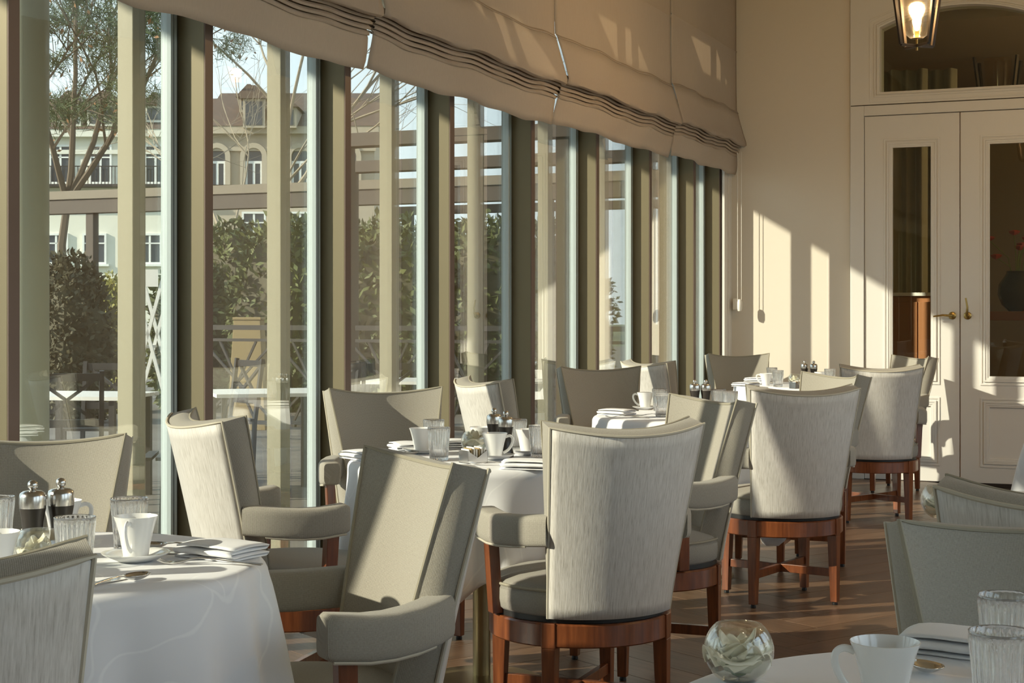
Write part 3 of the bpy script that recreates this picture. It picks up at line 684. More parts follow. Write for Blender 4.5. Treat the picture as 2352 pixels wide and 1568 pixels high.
# ================================================================== TABLEWARE
def mk_glass():
    n = 26
    mb = MB(); flu = lambda a, j: 1 + (.028*math.cos(n*a) if 2 <= j <= 8 else 0)
    mb.lathe([(0, 0), (.0275, 0), (.030, .003), (.0312, .03), (.0335, .06), (.0365, .09), (.0372, .100), (.0380, .106), (.0385, .1095), (.0378, .1102), (.0365, .1095), (.0355, .098), (.0345, .08), (.0315, .04), (.0290, .018), (.026, .014), (0, .013)], n*6, mod=lambda a, j: 1 + (.030*math.cos(n*a) if 2 <= j <= 6 else 0))
    return mb.obj('fluted_tumbler', M['tumbler'], angle=60)
def smooth_path(p, k=5):
    p = [Vector(q) for q in p]; out = []
    for i in range(len(p)-1):
        a, b_, c, d = p[max(i-1, 0)], p[i], p[i+1], p[min(i+2, len(p)-1)]
        for j in range(k):
            t = j/k; out.append(.5*((2*b_) + (c-a)*t + (2*a-5*b_+4*c-d)*t*t + (3*b_-a-3*c+d)*t*t*t))
    return out + [p[-1]]
def mk_cup():
    t = thing('coffee_cup', 'cup', 'cup')
    mb = MB(); mb.lathe([(0, .004), (.0215, .004), (.022, 0), (.024, 0), (.0245, .004), (.0275, .022), (.0325, .048), (.0385, .070), (.0428, .0815), (.0432, .0825), (.0422, .0828), (.0375, .070), (.0312, .046), (.026, .022), (.022, .009), (0, .008)], 44)
    body = mb.obj('cup_body', M['china'], t, angle=50)
    mb = MB(); mb.tube(smooth_path([(.0375, 0, .070), (.050, 0, .074), (.060, 0, .069), (.062, 0, .056), (.056, 0, .040), (.045, 0, .026), (.030, 0, .017)]), .0034, 8, flat=1.4); mb.obj('handle', M['china'], t)
    return t
def mk_saucer():
    mb = MB(); mb.lathe([(0, .004), (.026, .004), (.030, .001), (.034, .001), (.045, .006), (.060, .0125), (.0665, .0165), (.0672, .018), (.066, .0185), (.055, .0145), (.040, .008), (.028, .0065), (0, .0065)], 48)
    return mb.obj('saucer', M['china'], angle=50)
def mk_mill():
    t = thing('pepper_mill', 'mill', 'pepper mill')
    mb = MB(); mb.lathe([(0, 0), (.0265, 0), (.027, .004), (.0255, .02), (.021, .042), (.0195, .058), (.0215, .078), (.025, .098), (.0258, .103), (0, .103)], 32); mb.obj('body', M['millwood'], t, angle=50)
    mb = MB(); mb.lathe([(0, .103), (.0255, .103), (.0265, .112), (.0262, .125), (.0245, .132), (.018, .1365), (.008, .138), (.0045, .140), (0, .140)], 32); mb.obj('head', M['steel'], t, angle=50)
    mb = MB(); mb.lathe([(0, .138), (.005, .139), (.009, .143), (.0103, .148), (.009, .1535), (.005, .157), (0, .158)], 20); mb.obj('knob', M['steel'], t, angle=60)
    return t
def mk_napkin():
    t = thing('folded_napkin', 'n', 'napkin')
    # folded cloth: an S of three layers, extruded with soft ends
    cs = []; Wn = .052; th = .0045
    layers = [(0.003, 1), (.011, -1), (.019, 1), (.027, -1)]
    mid = []
    for k, (z, d) in enumerate(layers):
        for i in range(9):
            x = d*(-Wn + 2*Wn*i/8)
            mid.append((x, z + .003*math.sin(i/8*math.pi) * (1 if k == 3 else .3)))
        if k < 3:
            zc = (z + layers[k+1][0])/2
            for i in range(1, 4): a = -math.pi/2 + math.pi*i/4; mid.append((d*(Wn + .0045*math.cos(a)*1.3), zc + .004*math.sin(a)))
    ny = 10; mb = MB(); m = len(mid); Ln = .155
    vs = []
    for j in range(ny+1):
        y = -Ln/2 + Ln*j/ny; k_ = 1 + .02*math.sin(j*1.7)
        for (x, z) in mid: vs.append((x*k_ + .004*math.sin(y*30), y + .003*math.sin(z*400), max(.0025, z*(1 - .12*((2*j/ny-1)**4)))))
    mb.add(vs, [(j*m+i, j*m+i+1, (j+1)*m+i+1, (j+1)*m+i) for j in range(ny) for i in range(m-1)])
    o = mb.obj('folded_cloth', M['napkin'], t, angle=70); so = o.modifiers.new('t', 'SOLIDIFY'); so.thickness = .0032; so.offset = 0
    return t
def strip(mb, pts, ws, th):
    # flat bar along pts (x,z in profile), half widths ws
    vs = []
    for (x, z), w_ in zip(pts, ws): vs += [(x, -w_, z), (x, w_, z), (x, w_, z+th), (x, -w_, z+th)]
    fs = [(0,3,2,1), (4*(len(pts)-1), 4*(len(pts)-1)+1, 4*(len(pts)-1)+2, 4*(len(pts)-1)+3)]
    for k in range(len(pts)-1):
        b_ = 4*k; fs += [(b_, b_+1, b_+5, b_+4), (b_+1, b_+2, b_+6, b_+5), (b_+2, b_+3, b_+7, b_+6), (b_+3, b_, b_+4, b_+7)]
    mb.add(vs, fs)
HPTS = [(-.10, .0015), (-.085, .003), (-.05, .007), (-.01, .011), (.03, .0125)]
def mk_spoon():
    t = thing('spoon', 's', 'spoon')
    mb = MB(); strip(mb, [(-.105, .001), (-.09, .002), (-.05, .006), (-.01, .011), (.02, .013), (.04, .011)], [.0085, .010, .006, .0035, .003, .004], .0025); mb.obj('handle', M['cutlery'], t, angle=30, bevel=.0008)
    mb = MB()
    def bw(u, v):
        a = 2*math.pi*u; r = v; return (.067 + .031*r*math.cos(a), .0205*r*math.sin(a)*(1+.12*math.cos(a)), .0015 + .0105*r*r)
    mb.grid(bw, 24, 6); o = mb.obj('bowl', M['cutlery'], t, angle=80); so = o.modifiers.new('t', 'SOLIDIFY'); so.thickness = .0014
    return t
def mk_fork():
    t = thing('fork', 'f', 'fork')
    mb = MB(); strip(mb, [(-.105, .001), (-.09, .002), (-.05, .006), (-.01, .011), (.02, .013), (.035, .011), (.05, .007), (.058, .005)], [.0085, .010, .006, .0035, .003, .006, .0115, .012], .0022); mb.obj('handle', M['cutlery'], t, angle=30, bevel=.0008)
    for k in range(4):
        mb = MB(); y = -.0098 + .0065*k; vs = []
        pts = [(.056, .0055), (.07, .003), (.085, .004), (.100, .009)]; 
        strip(mb, pts, [.0019, .0018, .0016, .0009], .0018); mb.v = [(x, yy + y, z) for x, yy, z in mb.v]; mb.obj('tine', M['cutlery'], t, angle=30)
    return t
def mk_knife():
    t = thing('knife', 'k', 'knife')
    mb = MB(); strip(mb, [(-.11, .001), (-.09, .001), (-.03, .001), (0, .001)], [.0085, .0095, .0075, .006], .005); mb.obj('handle', M['cutlery'], t, angle=30, bevel=.0015)
    mb = MB(); strip(mb, [(0, .003), (.03, .002), (.08, .001), (.105, .001), (.112, .001)], [.007, .0095, .0095, .007, .001], .0012); mb.obj('blade', M['cutlery'], t, angle=30)
    return t
def mk_bowl():
    t = thing('flower_bowl', 'b', 'bowl'); Rb = .0465; pr = []
    a0, a1 = R(-62), R(48)
    for i in range(17): a = a0 + (a1-a0)*i/16; pr.append((Rb*math.cos(a), Rb*math.sin(a)))
    pi_ = [(r*.955, z*.955+.0004) for r, z in reversed(pr)]
    zb = pr[0][1]
    prof = [(0, 0), (pr[0][0], 0)] + [(r, z-zb) for r, z in pr[1:]] + [(r, z-zb+.0012) for r, z in pi_] + [(0, .0035)]
    mb = MB(); mb.lathe(prof, 40); mb.obj('glass_shell', M['bowlglass'], t, angle=50)
    zw = .032; rw = math.sqrt((Rb*.95)**2 - (zw+zb)**2)
    mb = MB(); mb.lathe([(0, .0045), (.021, .0045), (.036, .014), (rw*.985, zw-.003), (rw*.985, zw), (0, zw)], 32); mb.obj('water', M['water'], t, angle=40)
    return t
def mk_rose(seed, loose):
    t = thing('cream_rose', 'r', 'flower'); rnd = random.Random(seed)
    n = 15 if not loose else 22
    for k in range(n):
        a = k*2.4 + rnd.uniform(-.2, .2); q = (k+1)/n
        r0 = .004 + .018*q; hgt = .034 - .008*q + rnd.uniform(-.003, .003); wd = .012 + .014*q; tilt = .12 + .75*q if not loose else rnd.uniform(.2, 1.1)
        mb = MB()
        def pet(u, v):
            s_ = (u-.5)*2; w_ = wd*math.sin(math.pi*(.10+v*.60))
            x = w_*s_; y = r0*.55 + (v**1.3)*hgt*math.sin(tilt) - s_*s_*wd*.45; z = v*hgt*math.cos(tilt*.85) + .004*math.sin(3*s_+k)*v - .006*max(0, v-.8)/.2*q - .30*hgt*s_*s_*v*v*v
            return (x*math.cos(a) - y*math.sin(a), x*math.sin(a) + y*math.cos(a), z)
        mb.grid(pet, 8, 7); o = mb.obj('petal', M['petal'], t, angle=80); so = o.modifiers.new('t', 'SOLIDIFY'); so.thickness = .0006
    mb = MB(); mb.lathe([(0, -.006), (.006, -.003), (.009, .004), (.004, .009), (0, .010)], 12); mb.obj('sepal', M['leafg'], t)
    return t
def mk_caddy():
    t = thing('sachet_holder', 'c', 'holder')
    mb = MB()
    for sy in (-1, 1):
        y = .030*sy
        mb.add([(-.036, y-.001, .0), (.036, y-.001, 0), (.036, y-.001, .042), (0, y-.001, .018), (-.036, y-.001, .042), (-.036, y+.001, .0), (.036, y+.001, 0), (.036, y+.001, .042), (0, y+.001, .018), (-.036, y+.001, .042)],
               [(0,1,2,3,4), (9,8,7,6,5), (0,5,6,1), (1,6,7,2), (2,7,8,3), (3,8,9,4), (4,9,5,0)])
    mb.box(-.037, -.035, -.031, .031, 0, .042); mb.box(.035, .037, -.031, .031, 0, .042); mb.box(-.037, .037, -.031, .031, 0, .002); mb.obj('steel_box', M['steel'], t, smooth=False)
    for k in range(7):
        x = -.029 + .0095*k; mb = MB(); mb.box(x-.0022, x+.0022, -.026, .026, .003, .046 + .003*(k % 3)); mb.obj('sachet', [M['paper'], M['tanboard'], M['paper']][k % 3], t, smooth=False, bevel=.001)
    return t
def at(px, py, z=ZT): return (*at_z(px, py, z), z)
def facing(px, ang): return TH + R(ang)          # angle measured from picture-right, counter-clockwise on the table

G = [ # tumblers: base pixel, label
 (297, 1266, 'fluted glass tumbler right behind the sunlit cup'), (172, 1322, 'fluted glass tumbler beside the flower bowl and sunlit cup'), (-10, 1262, 'fluted glass tumbler cut by the picture edge next to the pepper mills'),
 (1008, 1057, 'fluted tumbler standing before another tumbler next to a small cup, second table'), (996, 1034, 'fluted tumbler hidden behind another tumbler on the second table'),
 (1186, 1033, 'fluted tumbler just behind the pepper mills of the second table'), (1240, 1050, 'fluted tumbler beside the large streaked chair back'),
 (1521, 957, 'fluted tumbler next to the cup on the third table'), (1515, 943, 'fluted tumbler behind the other tumbler on the third table'), (1650, 944, 'fluted tumbler beside the pepper mills on the third table'), (1677, 950, 'fluted tumbler above the sunlit chair back on the third table'),
 (1787, 888, 'fluted tumbler before another one on the far table'), (1773, 880, 'fluted tumbler behind another one on the far table'), (1906, 884, 'fluted tumbler beside the pepper mills on the far table'),
 (2300, 1660, 'fluted tumbler cropped by the frame beside the white cup in the foreground'), (2312, 1553, 'fluted tumbler behind the cropped tumbler in the foreground')]
gp = mk_glass(); used = [False]; tag(gp, None, 'tumbler')
for i, (px, py, lab) in enumerate(G): place(gp, used, at(px, py), i*.7, lab, 'fluted glass tumblers')
C_ = [ # cups: base pixel, handle angle, saucer?, label
 (312, 1288, -95, 1, 'white porcelain cup in full sun on its saucer on the first table'), (142, 1236, 10, 0, 'white cup behind the pepper mills on the first table'), (-8, 1322, 100, 0, 'white cup at the picture edge beside the holder on the first table'),
 (968, 1041, 120, 1, 'white cup left of the two tumblers on the second table'), (1106, 1033, 80, 0, 'white cup behind the cream rose bowl'), (1136, 1055, -12, 1, 'white cup with clear handle on saucer before the pepper mills'), (1212, 1044, 60, 1, 'white cup between tumbler and pepper mills, second table'),
 (1482, 941, 170, 1, 'white cup on saucer beside the neatly folded napkin'), (1759, 885, 170, 0, 'white cup beside two tumblers on the far table'), (1884, 881, 20, 0, 'white cup behind the pepper mills on the far table'),
 (2033, 1625, 178, 0, 'white porcelain cup in the foreground next to the bowl of petals')]
cp = mk_cup(); sp_ = mk_saucer(); tag(sp_, None, 'saucer'); used = [False]; us = [False]
for px, py, ang, sc2, lab in C_:
    p = at(px, py); dz = 0
    if sc2: place(sp_, us, p, 0, lab.replace('white porcelain cup', 'white saucer of the cup').replace('white cup', 'white saucer of the cup').replace(' on its saucer', '').replace(' on saucer', ''), 'white saucers'); dz = .0065
    place(cp, used, (p[0], p[1], p[2]+dz), facing(px, ang), lab, 'white porcelain cups')
ml = [(75, 1285, 'pepper mill with steel head left of its twin on the first table'), (140, 1277, 'pepper mill with steel head in front of a white cup, first table'), (1135, 1040, 'pepper mill beside the cream rose bowl on the second table'), (1162, 1049, 'pepper mill next to the tumbler behind the mills, second table'),
      (1596, 944, 'pepper mill on the third table, on the window side'), (1621, 944, 'pepper mill on the third table, next to a tumbler'), (1848, 879, 'pepper mill on the far table, on the bowl side'), (1869, 880, 'pepper mill on the far table, next to a cup')]
mp_ = mk_mill(); used = [False]
for i, (px, py, lab) in enumerate(ml): place(mp_, used, at(px, py), i, lab, 'pepper and salt mills')
nk = [(508, 1278, 60, 'white folded napkin in the sun beside the fork on the first table'), (936, 1034, 20, 'white folded napkin behind the small cup on the second table'), (1046, 1028, 10, 'white folded napkin showing behind the two tumblers, second table'), (1212, 1076, 78, 'white folded napkin reaching behind the large streaked chair'), (838, 1054, 40, 'white folded napkin at the window edge of the second table'),
      (1416, 953, 55, 'white napkin neatly folded on the third table'), (1712, 888, 40, 'white napkin at the edge of the far table'), (1738, 876, 60, 'second white napkin on the far table beside the cup'), (2205, 1497, 60, 'white folded napkin behind the foreground tumblers')]
np_ = mk_napkin(); used = [False]
for px, py, ang, lab in nk: place(np_, used, at(px, py), facing(px, ang), lab, 'white folded napkins')
spn = [(425, 1262, 172, 'spoon lying between the tumbler and napkin on the first table'), (250, 1346, 58, 'spoon lying in the sun before the cup on the first table'), (908, 1048, 40, 'spoon beside the small cup on the second table'), (1490, 957, 35, 'spoon lying before the cup on the third table'), (2062, 1522, -70, 'spoon behind the foreground cup')]
so_ = mk_spoon(); used = [False]
for px, py, ang, lab in spn: place(so_, used, at(px, py), facing(px, ang), lab, 'silver spoons')
fk = [(480, 1297, 176, 'fork with tines toward the cup on the first table'), (1140, 1070, 152, 'fork beside the napkin near the large streaked chair'), (1440, 960, 170, 'fork under the neatly folded napkin')]
fo = mk_fork(); used = [False]
for px, py, ang, lab in fk: place(fo, used, at(px, py), facing(px, ang), lab, 'silver forks')
kn = [(438, 1272, 178, 'knife lying beside the spoon by the tumbler'), (222, 1342, 60, 'knife tip showing beside the chair, first table'), (2118, 1484, 50, 'knife lying beside the foreground napkin')]
ko = mk_knife(); used = [False]
for px, py, ang, lab in kn: place(ko, used, at(px, py), facing(px, ang), lab, 'silver knives')
bw = [(88, 1306, 'round glass bowl half hidden by the cropped chair back', 'pale yellow rose in the bowl beside the first pepper mills'), (1089, 1040, 'round glass bowl beside the sachet holder on the second table', 'cream rose swelling above the bowl on the second table'), (1826, 884, 'round glass bowl on the far table', 'cream rose in the bowl on the far table'),
      (1697, 1563, 'round glass bowl of petals in the foreground', 'loose cream petals floating in the foreground bowl'), (2160, 1187, 'round glass bowl beside the sunlit outer back', 'white rose in the bowl beside the sunlit chair back')]
bo = mk_bowl(); ros = mk_rose(1, False); ros2 = mk_rose(5, True); u1 = [False]; u2 = [False]; u3 = [False]
for i, (px, py, l1, l2) in enumerate(bw):
    p = at(px, py); place(bo, u1, p, i, l1, 'glass flower bowls')
    r_ = place(ros2 if i == 3 else ros, u3 if i == 3 else u2, (p[0], p[1], p[2]+((.020 if i != 1 else .027) if i != 3 else .014)), i*1.3, l2, 'roses in glass bowls')
    r_.scale = ((1.3,)*3 if i != 1 else (1.5,)*3) if i != 3 else (1.6,)*3
cdy = [(36, 1278, 'steel sachet holder beside the cup at the picture edge'), (1087, 1062, 'steel sachet holder with white sachets before the cream rose'), (1830, 892, 'steel sachet holder on the far table')]
co = mk_caddy(); used = [False]
for i, (px, py, lab) in enumerate(cdy): place(co, used, at(px, py), facing(px, 30), lab, 'steel sachet holders')

# ================================================================== OUTDOORS
mb = MB(); mb.box(-60, -3.75, -30, 60, -.35, -.06); struct(mb.obj('terrace', M['terrace'], smooth=False))
mb = MB(); mb.box(-220, 120, -120, 220, -.6, -.35); struct(mb.obj('ground', M['hedge'], smooth=False))
for cx_, cy_, lab in ((*ray(52, 8.0), 'pale green round column standing outside the pine tree window'),):
  t = thing('round_column', lab, 'column', (cx_, cy_, -.06))
  mb = MB(); mb.lathe([(.13, .1), (.13, 4.06)], 40); mb.obj('shaft', M['column'], t)
  mb = MB(); mb.lathe([(0, 0), (.18, 0), (.18, .08), (.155, .1), (0, .1)], 40); mb.obj('plinth', M['column'], t, angle=30)
t = thing('terrace_canopy', 'flat boarded canopy with slots over the windows outside', 'canopy', (-3.76, 4.5, 4.02))  # out of view; depth and slots chosen for shade and patches on the blinds
rc = random.Random(9)
for k in range(24):
    ya_ = -8.2 + .74*k; x1_ = -2.42
    cuts = [] if k % 3 else [rc.uniform(-1.7, -.9)]
    segs_ = [(x1_, cuts[0]-.22), (cuts[0]+.22, 0)] if cuts else [(x1_, 0)]
    for a, b_ in segs_:
        mb = MB(); mb.box(a, b_, ya_+.003, ya_+.737, 0, .05); mb.obj('board', M['pergola'], t, smooth=False)
mb = MB(); mb.box(-2.46, -2.40, -8.2, 9.56, -.08, .06); mb.obj('edge_beam', M['pergola'], t, smooth=False)
# pergola over the terrace: cross beams, posts
t = thing('pergola', 'timber pergola with wide beams over the terrace outside', 'pergola', (-8, 16, -.06))
for k, (yb, xa_) in enumerate(((12.6, -7.2), (14.9, -8.4), (17.3, -17), (21.5, -11))):
    xa_ += 8; mb = MB(); mb.box(xa_, 3.6, yb-16-.09, yb-16+.09, 2.64 if k == 2 else 2.80, 2.83 if k == 2 else 2.92); mb.obj('beam', M['pergola'], t, smooth=False, bevel=.004)
    if k == 2: mb = MB(); mb.box(xa_, 3.6, yb-16-.115, yb-16-.09, 2.83, 2.94) if k == 2 else mb; (k == 2) and mb.obj('fascia', M['pergolal'], t, smooth=False)
    for xp in (xa_+.3, 3.2):
        if k == 2: xp = {xa_+.3: -5.3, 3.2: 1.2}[xp]
        mb = MB(); mb.box(xp-.06, xp+.06, yb-16-.06, yb-16+.06, 0, 2.64 if k == 2 else 2.80); mb.obj('post', M['pergola'], t, smooth=False, bevel=.004)
# railing with crossed bars
t = thing('terrace_railing', 'dark railing with crossed bars along the terrace', 'railing', (-10, 14.2, -.06))
for zz, hh in ((1.14, .05), (1.02, .03), (.16, .04)):
    mb = MB(); mb.box(.5, 5.2, -.02, .02, zz, zz+hh); mb.obj('rail', M['rail'], t, smooth=False)
for k in range(6):
    x = .5 + k*.88; mb = MB(); mb.box(x-.02, x+.02, -.02, .02, 0, 1.16); mb.obj('baluster', M['rail'], t, smooth=False)
    if k < 5:
        for a, b_ in (((x, .18), (x+.88, 1.02)), ((x, 1.02), (x+.88, .18)), ((x+.22, .18), (x+.66, 1.02)), ((x+.66, .18), (x+.22, 1.02))):
            mb = MB(); mb.bar((a[0], 0, a[1]), (b_[0], 0, b_[1]), .022); mb.obj('cross_bar', M['rail'], t, smooth=False)
# tan menu board, white trestle
bx_, by_ = ray(572, 18.0)
t = thing('menu_stand', 'tan wooden box stand beyond the crossed railing', 'stand', (bx_, by_, -.06), R(20))
mb = MB(); mb.hexa([(-.22, -.16, 0), (.22, -.16, 0), (.22, .16, 0), (-.22, .16, 0)], [(-.15, -.12, 1.24), (.15, -.12, 1.24), (.15, .12, 1.24), (-.15, .12, 1.24)]); mb.obj('body', M['tanboard'], t, smooth=False, bevel=.005)
mb = MB(); mb.box(-.16, .16, -.13, .13, 1.24, 1.27); mb.obj('lid', M['tanboard'], t, smooth=False, bevel=.003)
bx_, by_ = ray(351, 15.0)
t = thing('folding_trestle', 'white crossed folding trestle with a paper note outside', 'trestle', (bx_, by_, -.06), TH)
for dy in (-.2, .2):
    mb = MB(); mb.bar((-.30, dy, 0), (.20, dy, 1.86), .03); mb.obj('leg', M['whitew'], t, smooth=False)
    mb = MB(); mb.bar((.30, dy, 0), (-.20, dy, 1.86), .03); mb.obj('leg', M['whitew'], t, smooth=False)
mb = MB(); mb.bar((-.02, -.2, 1.0), (-.02, .2, 1.0), .025); mb.obj('cross_pin', M['whitew'], t, smooth=False)
mb = MB(); mb.box(-.02, .10, -.225, -.222, 1.56, 1.72); mb.obj('paper_note', M['paper'], t, smooth=False)
# outdoor chairs and tables
def out_chair():
    t = thing('garden_chair', 'c', 'chair')
    for sx in (-1, 1):
        mb = MB(); mb.bar((sx*.22, .22, 0), (sx*.22, .22, .44), .03); mb.obj('leg', M['rail'], t, smooth=False)
        mb = MB(); mb.bar((sx*.22, -.2, 0), (sx*.22, -.22, .46), .03); mb.bar((sx*.22, -.22, .44), (sx*.22, -.29, .94), .03); mb.obj('leg', M['rail'], t, smooth=False)
    for k in range(6):
        mb = MB(); y = -.2 + .084*k; mb.box(-.24, .24, y-.03, y+.03, .44, .46); mb.obj('seat_slat', M['rail'], t, smooth=False)
    for z in (.60, .90):
        mb = MB(); mb.bar((-.22, -.24-.14*(z-.46), z), (.22, -.24-.14*(z-.46), z), .03, .05); mb.obj('back_rail', M['rail'], t, smooth=False)
    for s_ in (-1, 1):
        mb = MB(); mb.bar((-.2*s_, -.26, .6), (.2*s_, -.30, .9), .022); mb.obj('cross_bar', M['rail'], t, smooth=False)
    return t
oc = out_chair(); used = [False]
for px, tt, a, lab in ((150, 10.5, 40, 'dark slatted garden chair near the round column'), (235, 12.0, 200, 'dark slatted garden chair near the yew shrub'), (300, 9.6, 120, 'dark slatted garden chair behind the outer post'), (720, 12.4, 70, 'dark slatted garden chair inside the railing'), (905, 12.0, 210, 'dark slatted garden chair under the pergola by the far windows'), (500, 12.9, 150, 'dark slatted garden chair before the crossed railing')):
    x, y = ray(px, tt); place(oc, used, (x, y, -.06), R(a), lab, 'slatted garden chairs on the terrace')
def out_table():
    t = thing('garden_table', 't', 'table')
    for k in range(8): mb = MB(); mb.box(-.4, .4, -.4+.1*k+.004, -.3+.1*k-.004, .72, .745); mb.obj('top_slat', M['whitew'], t, smooth=False)
    for sx in (-1, 1):
        for sy in (-1, 1): mb = MB(); mb.box(sx*.34-.02, sx*.34+.02, sy*.34-.02, sy*.34+.02, 0, .72); mb.obj('leg', M['rail'], t, smooth=False)
    return t
ot = out_table(); used = [False]
for px, tt, a, lab in ((195, 11.2, 15, 'slatted garden table between chairs near the yew'), (610, 11.6, 40, 'slatted garden table before the railing'), (960, 13.6, 10, 'slatted garden table under the pergola')):
    x, y = ray(px, tt); place(ot, used, (x, y, -.06), R(a), lab, 'garden tables on the terrace')

# ---- foliage
def leaves(mb, fn, n, size, rnd, asp=.45):
    for _ in range(n):
        p, nrm = fn(); d = Vector((rnd.gauss(0, 1), rnd.gauss(0, 1), rnd.gauss(0, 1))).normalized(); d = (d*.8 + nrm*.6).normalized()
        s_ = d.orthogonal().normalized(); s_ = Matrix.Rotation(rnd.uniform(0, 6.28), 3, d) @ s_; L_ = size*rnd.uniform(.6, 1.3)
        mb.add([p, p + d*L_*.5 + s_*L_*asp*.5, p + d*L_, p + d*L_*.5 - s_*L_*asp*.5], [(0, 1, 2, 3)])
def shrub(name, label, loc, rx, rz, mt, n, size, seed, core=True, group=None, pw=2.0, asp=.45):
    rnd = random.Random(seed); t = thing(name, label, 'shrub', loc, 0, group)
    ph = [rnd.uniform(0, 6.28) for _ in range(4)]
    def surf(a, q):
        r = rx*(max(0, 1-abs(q)**pw))**(1/pw)*(1+.10*math.sin(5*a+ph[0])+.08*math.sin(9*q+3*a+ph[1])); return Vector((r*math.cos(a), r*math.sin(a), rz*(1+q)))
    def fn():
        a = rnd.uniform(0, 6.28); q = rnd.uniform(-1, .99); p = surf(a, q)*1.0; c = Vector((0, 0, rz)); nrm = (p-c).normalized(); return c + (p-c)*rnd.uniform(.86, 1.05), nrm
    mb = MB(); leaves(mb, fn, n, size, rnd, asp); o = mb.obj('foliage', mt, t, smooth=False); o['kind'] = 'stuff'
    if core:
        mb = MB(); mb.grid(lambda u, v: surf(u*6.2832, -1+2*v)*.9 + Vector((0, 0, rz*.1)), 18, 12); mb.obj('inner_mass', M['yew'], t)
    mb = MB(); mb.tube([(0, 0, 0), (0, 0, rz*.5)], .05, 6); mb.obj('stem', M['barkd'], t)
    return t
x, y = ray(160, 19); shrub('yew_shrub', 'dark brown rounded yew standing by the round column', (x, y, -.35), .50, 1.15, M['yew'], 6000, .09, 1)
x, y = ray(262, 21); shrub('golden_shrub', 'golden green shrub beside the dark yew', (x, y, -.35), .38, 1.05, M['hedgey'], 5000, .07, 2)
k = 0
for px, tt, rx, rz, lab in ((440, 22, .55, 1.2, 'low green shrub behind the white trestle'), (545, 24.5, .8, 1.5, 'tall green bush beyond the menu stand'), (660, 21.5, .75, 1.45, 'green bush at the end of the railing'), (790, 24.5, .85, 1.5, 'tall green bush set back under the pergola beams'), (900, 21, .75, 1.45, 'round bush by the pergola post'), (1020, 24.5, .9, 1.5, 'broad bush seen through the narrow windows'), (1130, 21, .75, 1.45, 'bush near the far end of the terrace'), (1260, 24.5, .95, 1.5, 'last bush beyond the far windows')):
    x, y = ray(px, tt); shrub('garden_bush', lab, (x, y, -.35), rx, rz, M['hedge'], 4200, .13, 20+k, True, 'bushes around the terrace'); k += 1

def grow(mb, p, d, L_, r, depth, rnd, tips, spread=.55, up=.12):
    n = 5; pts = [p.copy()]; q = p.copy(); dd = d.copy()
    for i in range(n):
        dd = (dd + Vector((rnd.gauss(0, .09), rnd.gauss(0, .09), rnd.gauss(0, .07)+up*.1))).normalized(); q = q + dd*L_/n; pts.append(q.copy())
    mb.tube(pts, r, 6 if r > .03 else 4, rs=[r*(1-.45*i/n) for i in range(n+1)])
    if depth == 0: tips.append((q, dd)); return
    for _ in range(rnd.choice((2, 3, 3))):
        k = rnd.randint(2, n); nd = (dd + Vector((rnd.gauss(0, spread), rnd.gauss(0, spread), rnd.gauss(0, spread*.7)+up))).normalized()
        grow(mb, pts[k], nd, L_*rnd.uniform(.6, .85), r*.52, depth-1, rnd, tips, spread, up)
    grow(mb, q, dd, L_*.75, r*.55, depth-1, rnd, tips, spread, up)
    tips.append((pts[3], dd))
def tree(name, label, loc, H_, r, lean, depth, seed, bark, crown=None):
    rnd = random.Random(seed); t = thing(name, label, 'tree', loc); mb = MB(); tips = []
    grow(mb, Vector((0, 0, 0)), Vector(lean).normalized(), H_, r, depth, rnd, tips); mb.obj('trunk_and_branches', bark, t)
    return t, tips, rnd
x, y = ray(150, 24.0)
t, tips, rnd = tree('pine_tree', 'old pine with long needles and dry brown leaves outside the first window', (x, y, -.35), 3.3, .10, (.12, 0, 1), 4, 11, M['barkd'])
mb = MB()
for p, d in tips:
    if rnd.random() < .85:
        for _ in range(150):
            v_ = (d*.5 + Vector((rnd.gauss(0, 1), rnd.gauss(0, 1), rnd.gauss(0, 1)))).normalized(); L_ = rnd.uniform(.14, .26); s_ = v_.orthogonal().normalized()*.006
            b0 = p + Vector((rnd.gauss(0, .12), rnd.gauss(0, .12), rnd.gauss(0, .1))); mb.add([b0-s_, b0+s_, b0+v_*L_], [(0, 1, 2)])
o = mb.obj('needles', M['needle'], t, smooth=False); o['kind'] = 'stuff'
mb = MB()
for p, d in tips:
    if rnd.random() < .6:
        leaves(mb, lambda: (p + Vector((rnd.gauss(0, .25), rnd.gauss(0, .25), rnd.gauss(0, .2))), Vector((0, 0, -1))), 7, .09, rnd)
o = mb.obj('dry_leaves', M['dryleaf'], t, smooth=False); o['kind'] = 'stuff'
x, y = ray(604, 32.0)
tree('bare_tree', 'bare pale tree with thin branches before the arched facade', (x, y, -.35), 4.4, .11, (-.06, 0, 1), 5, 4, M['bark'])

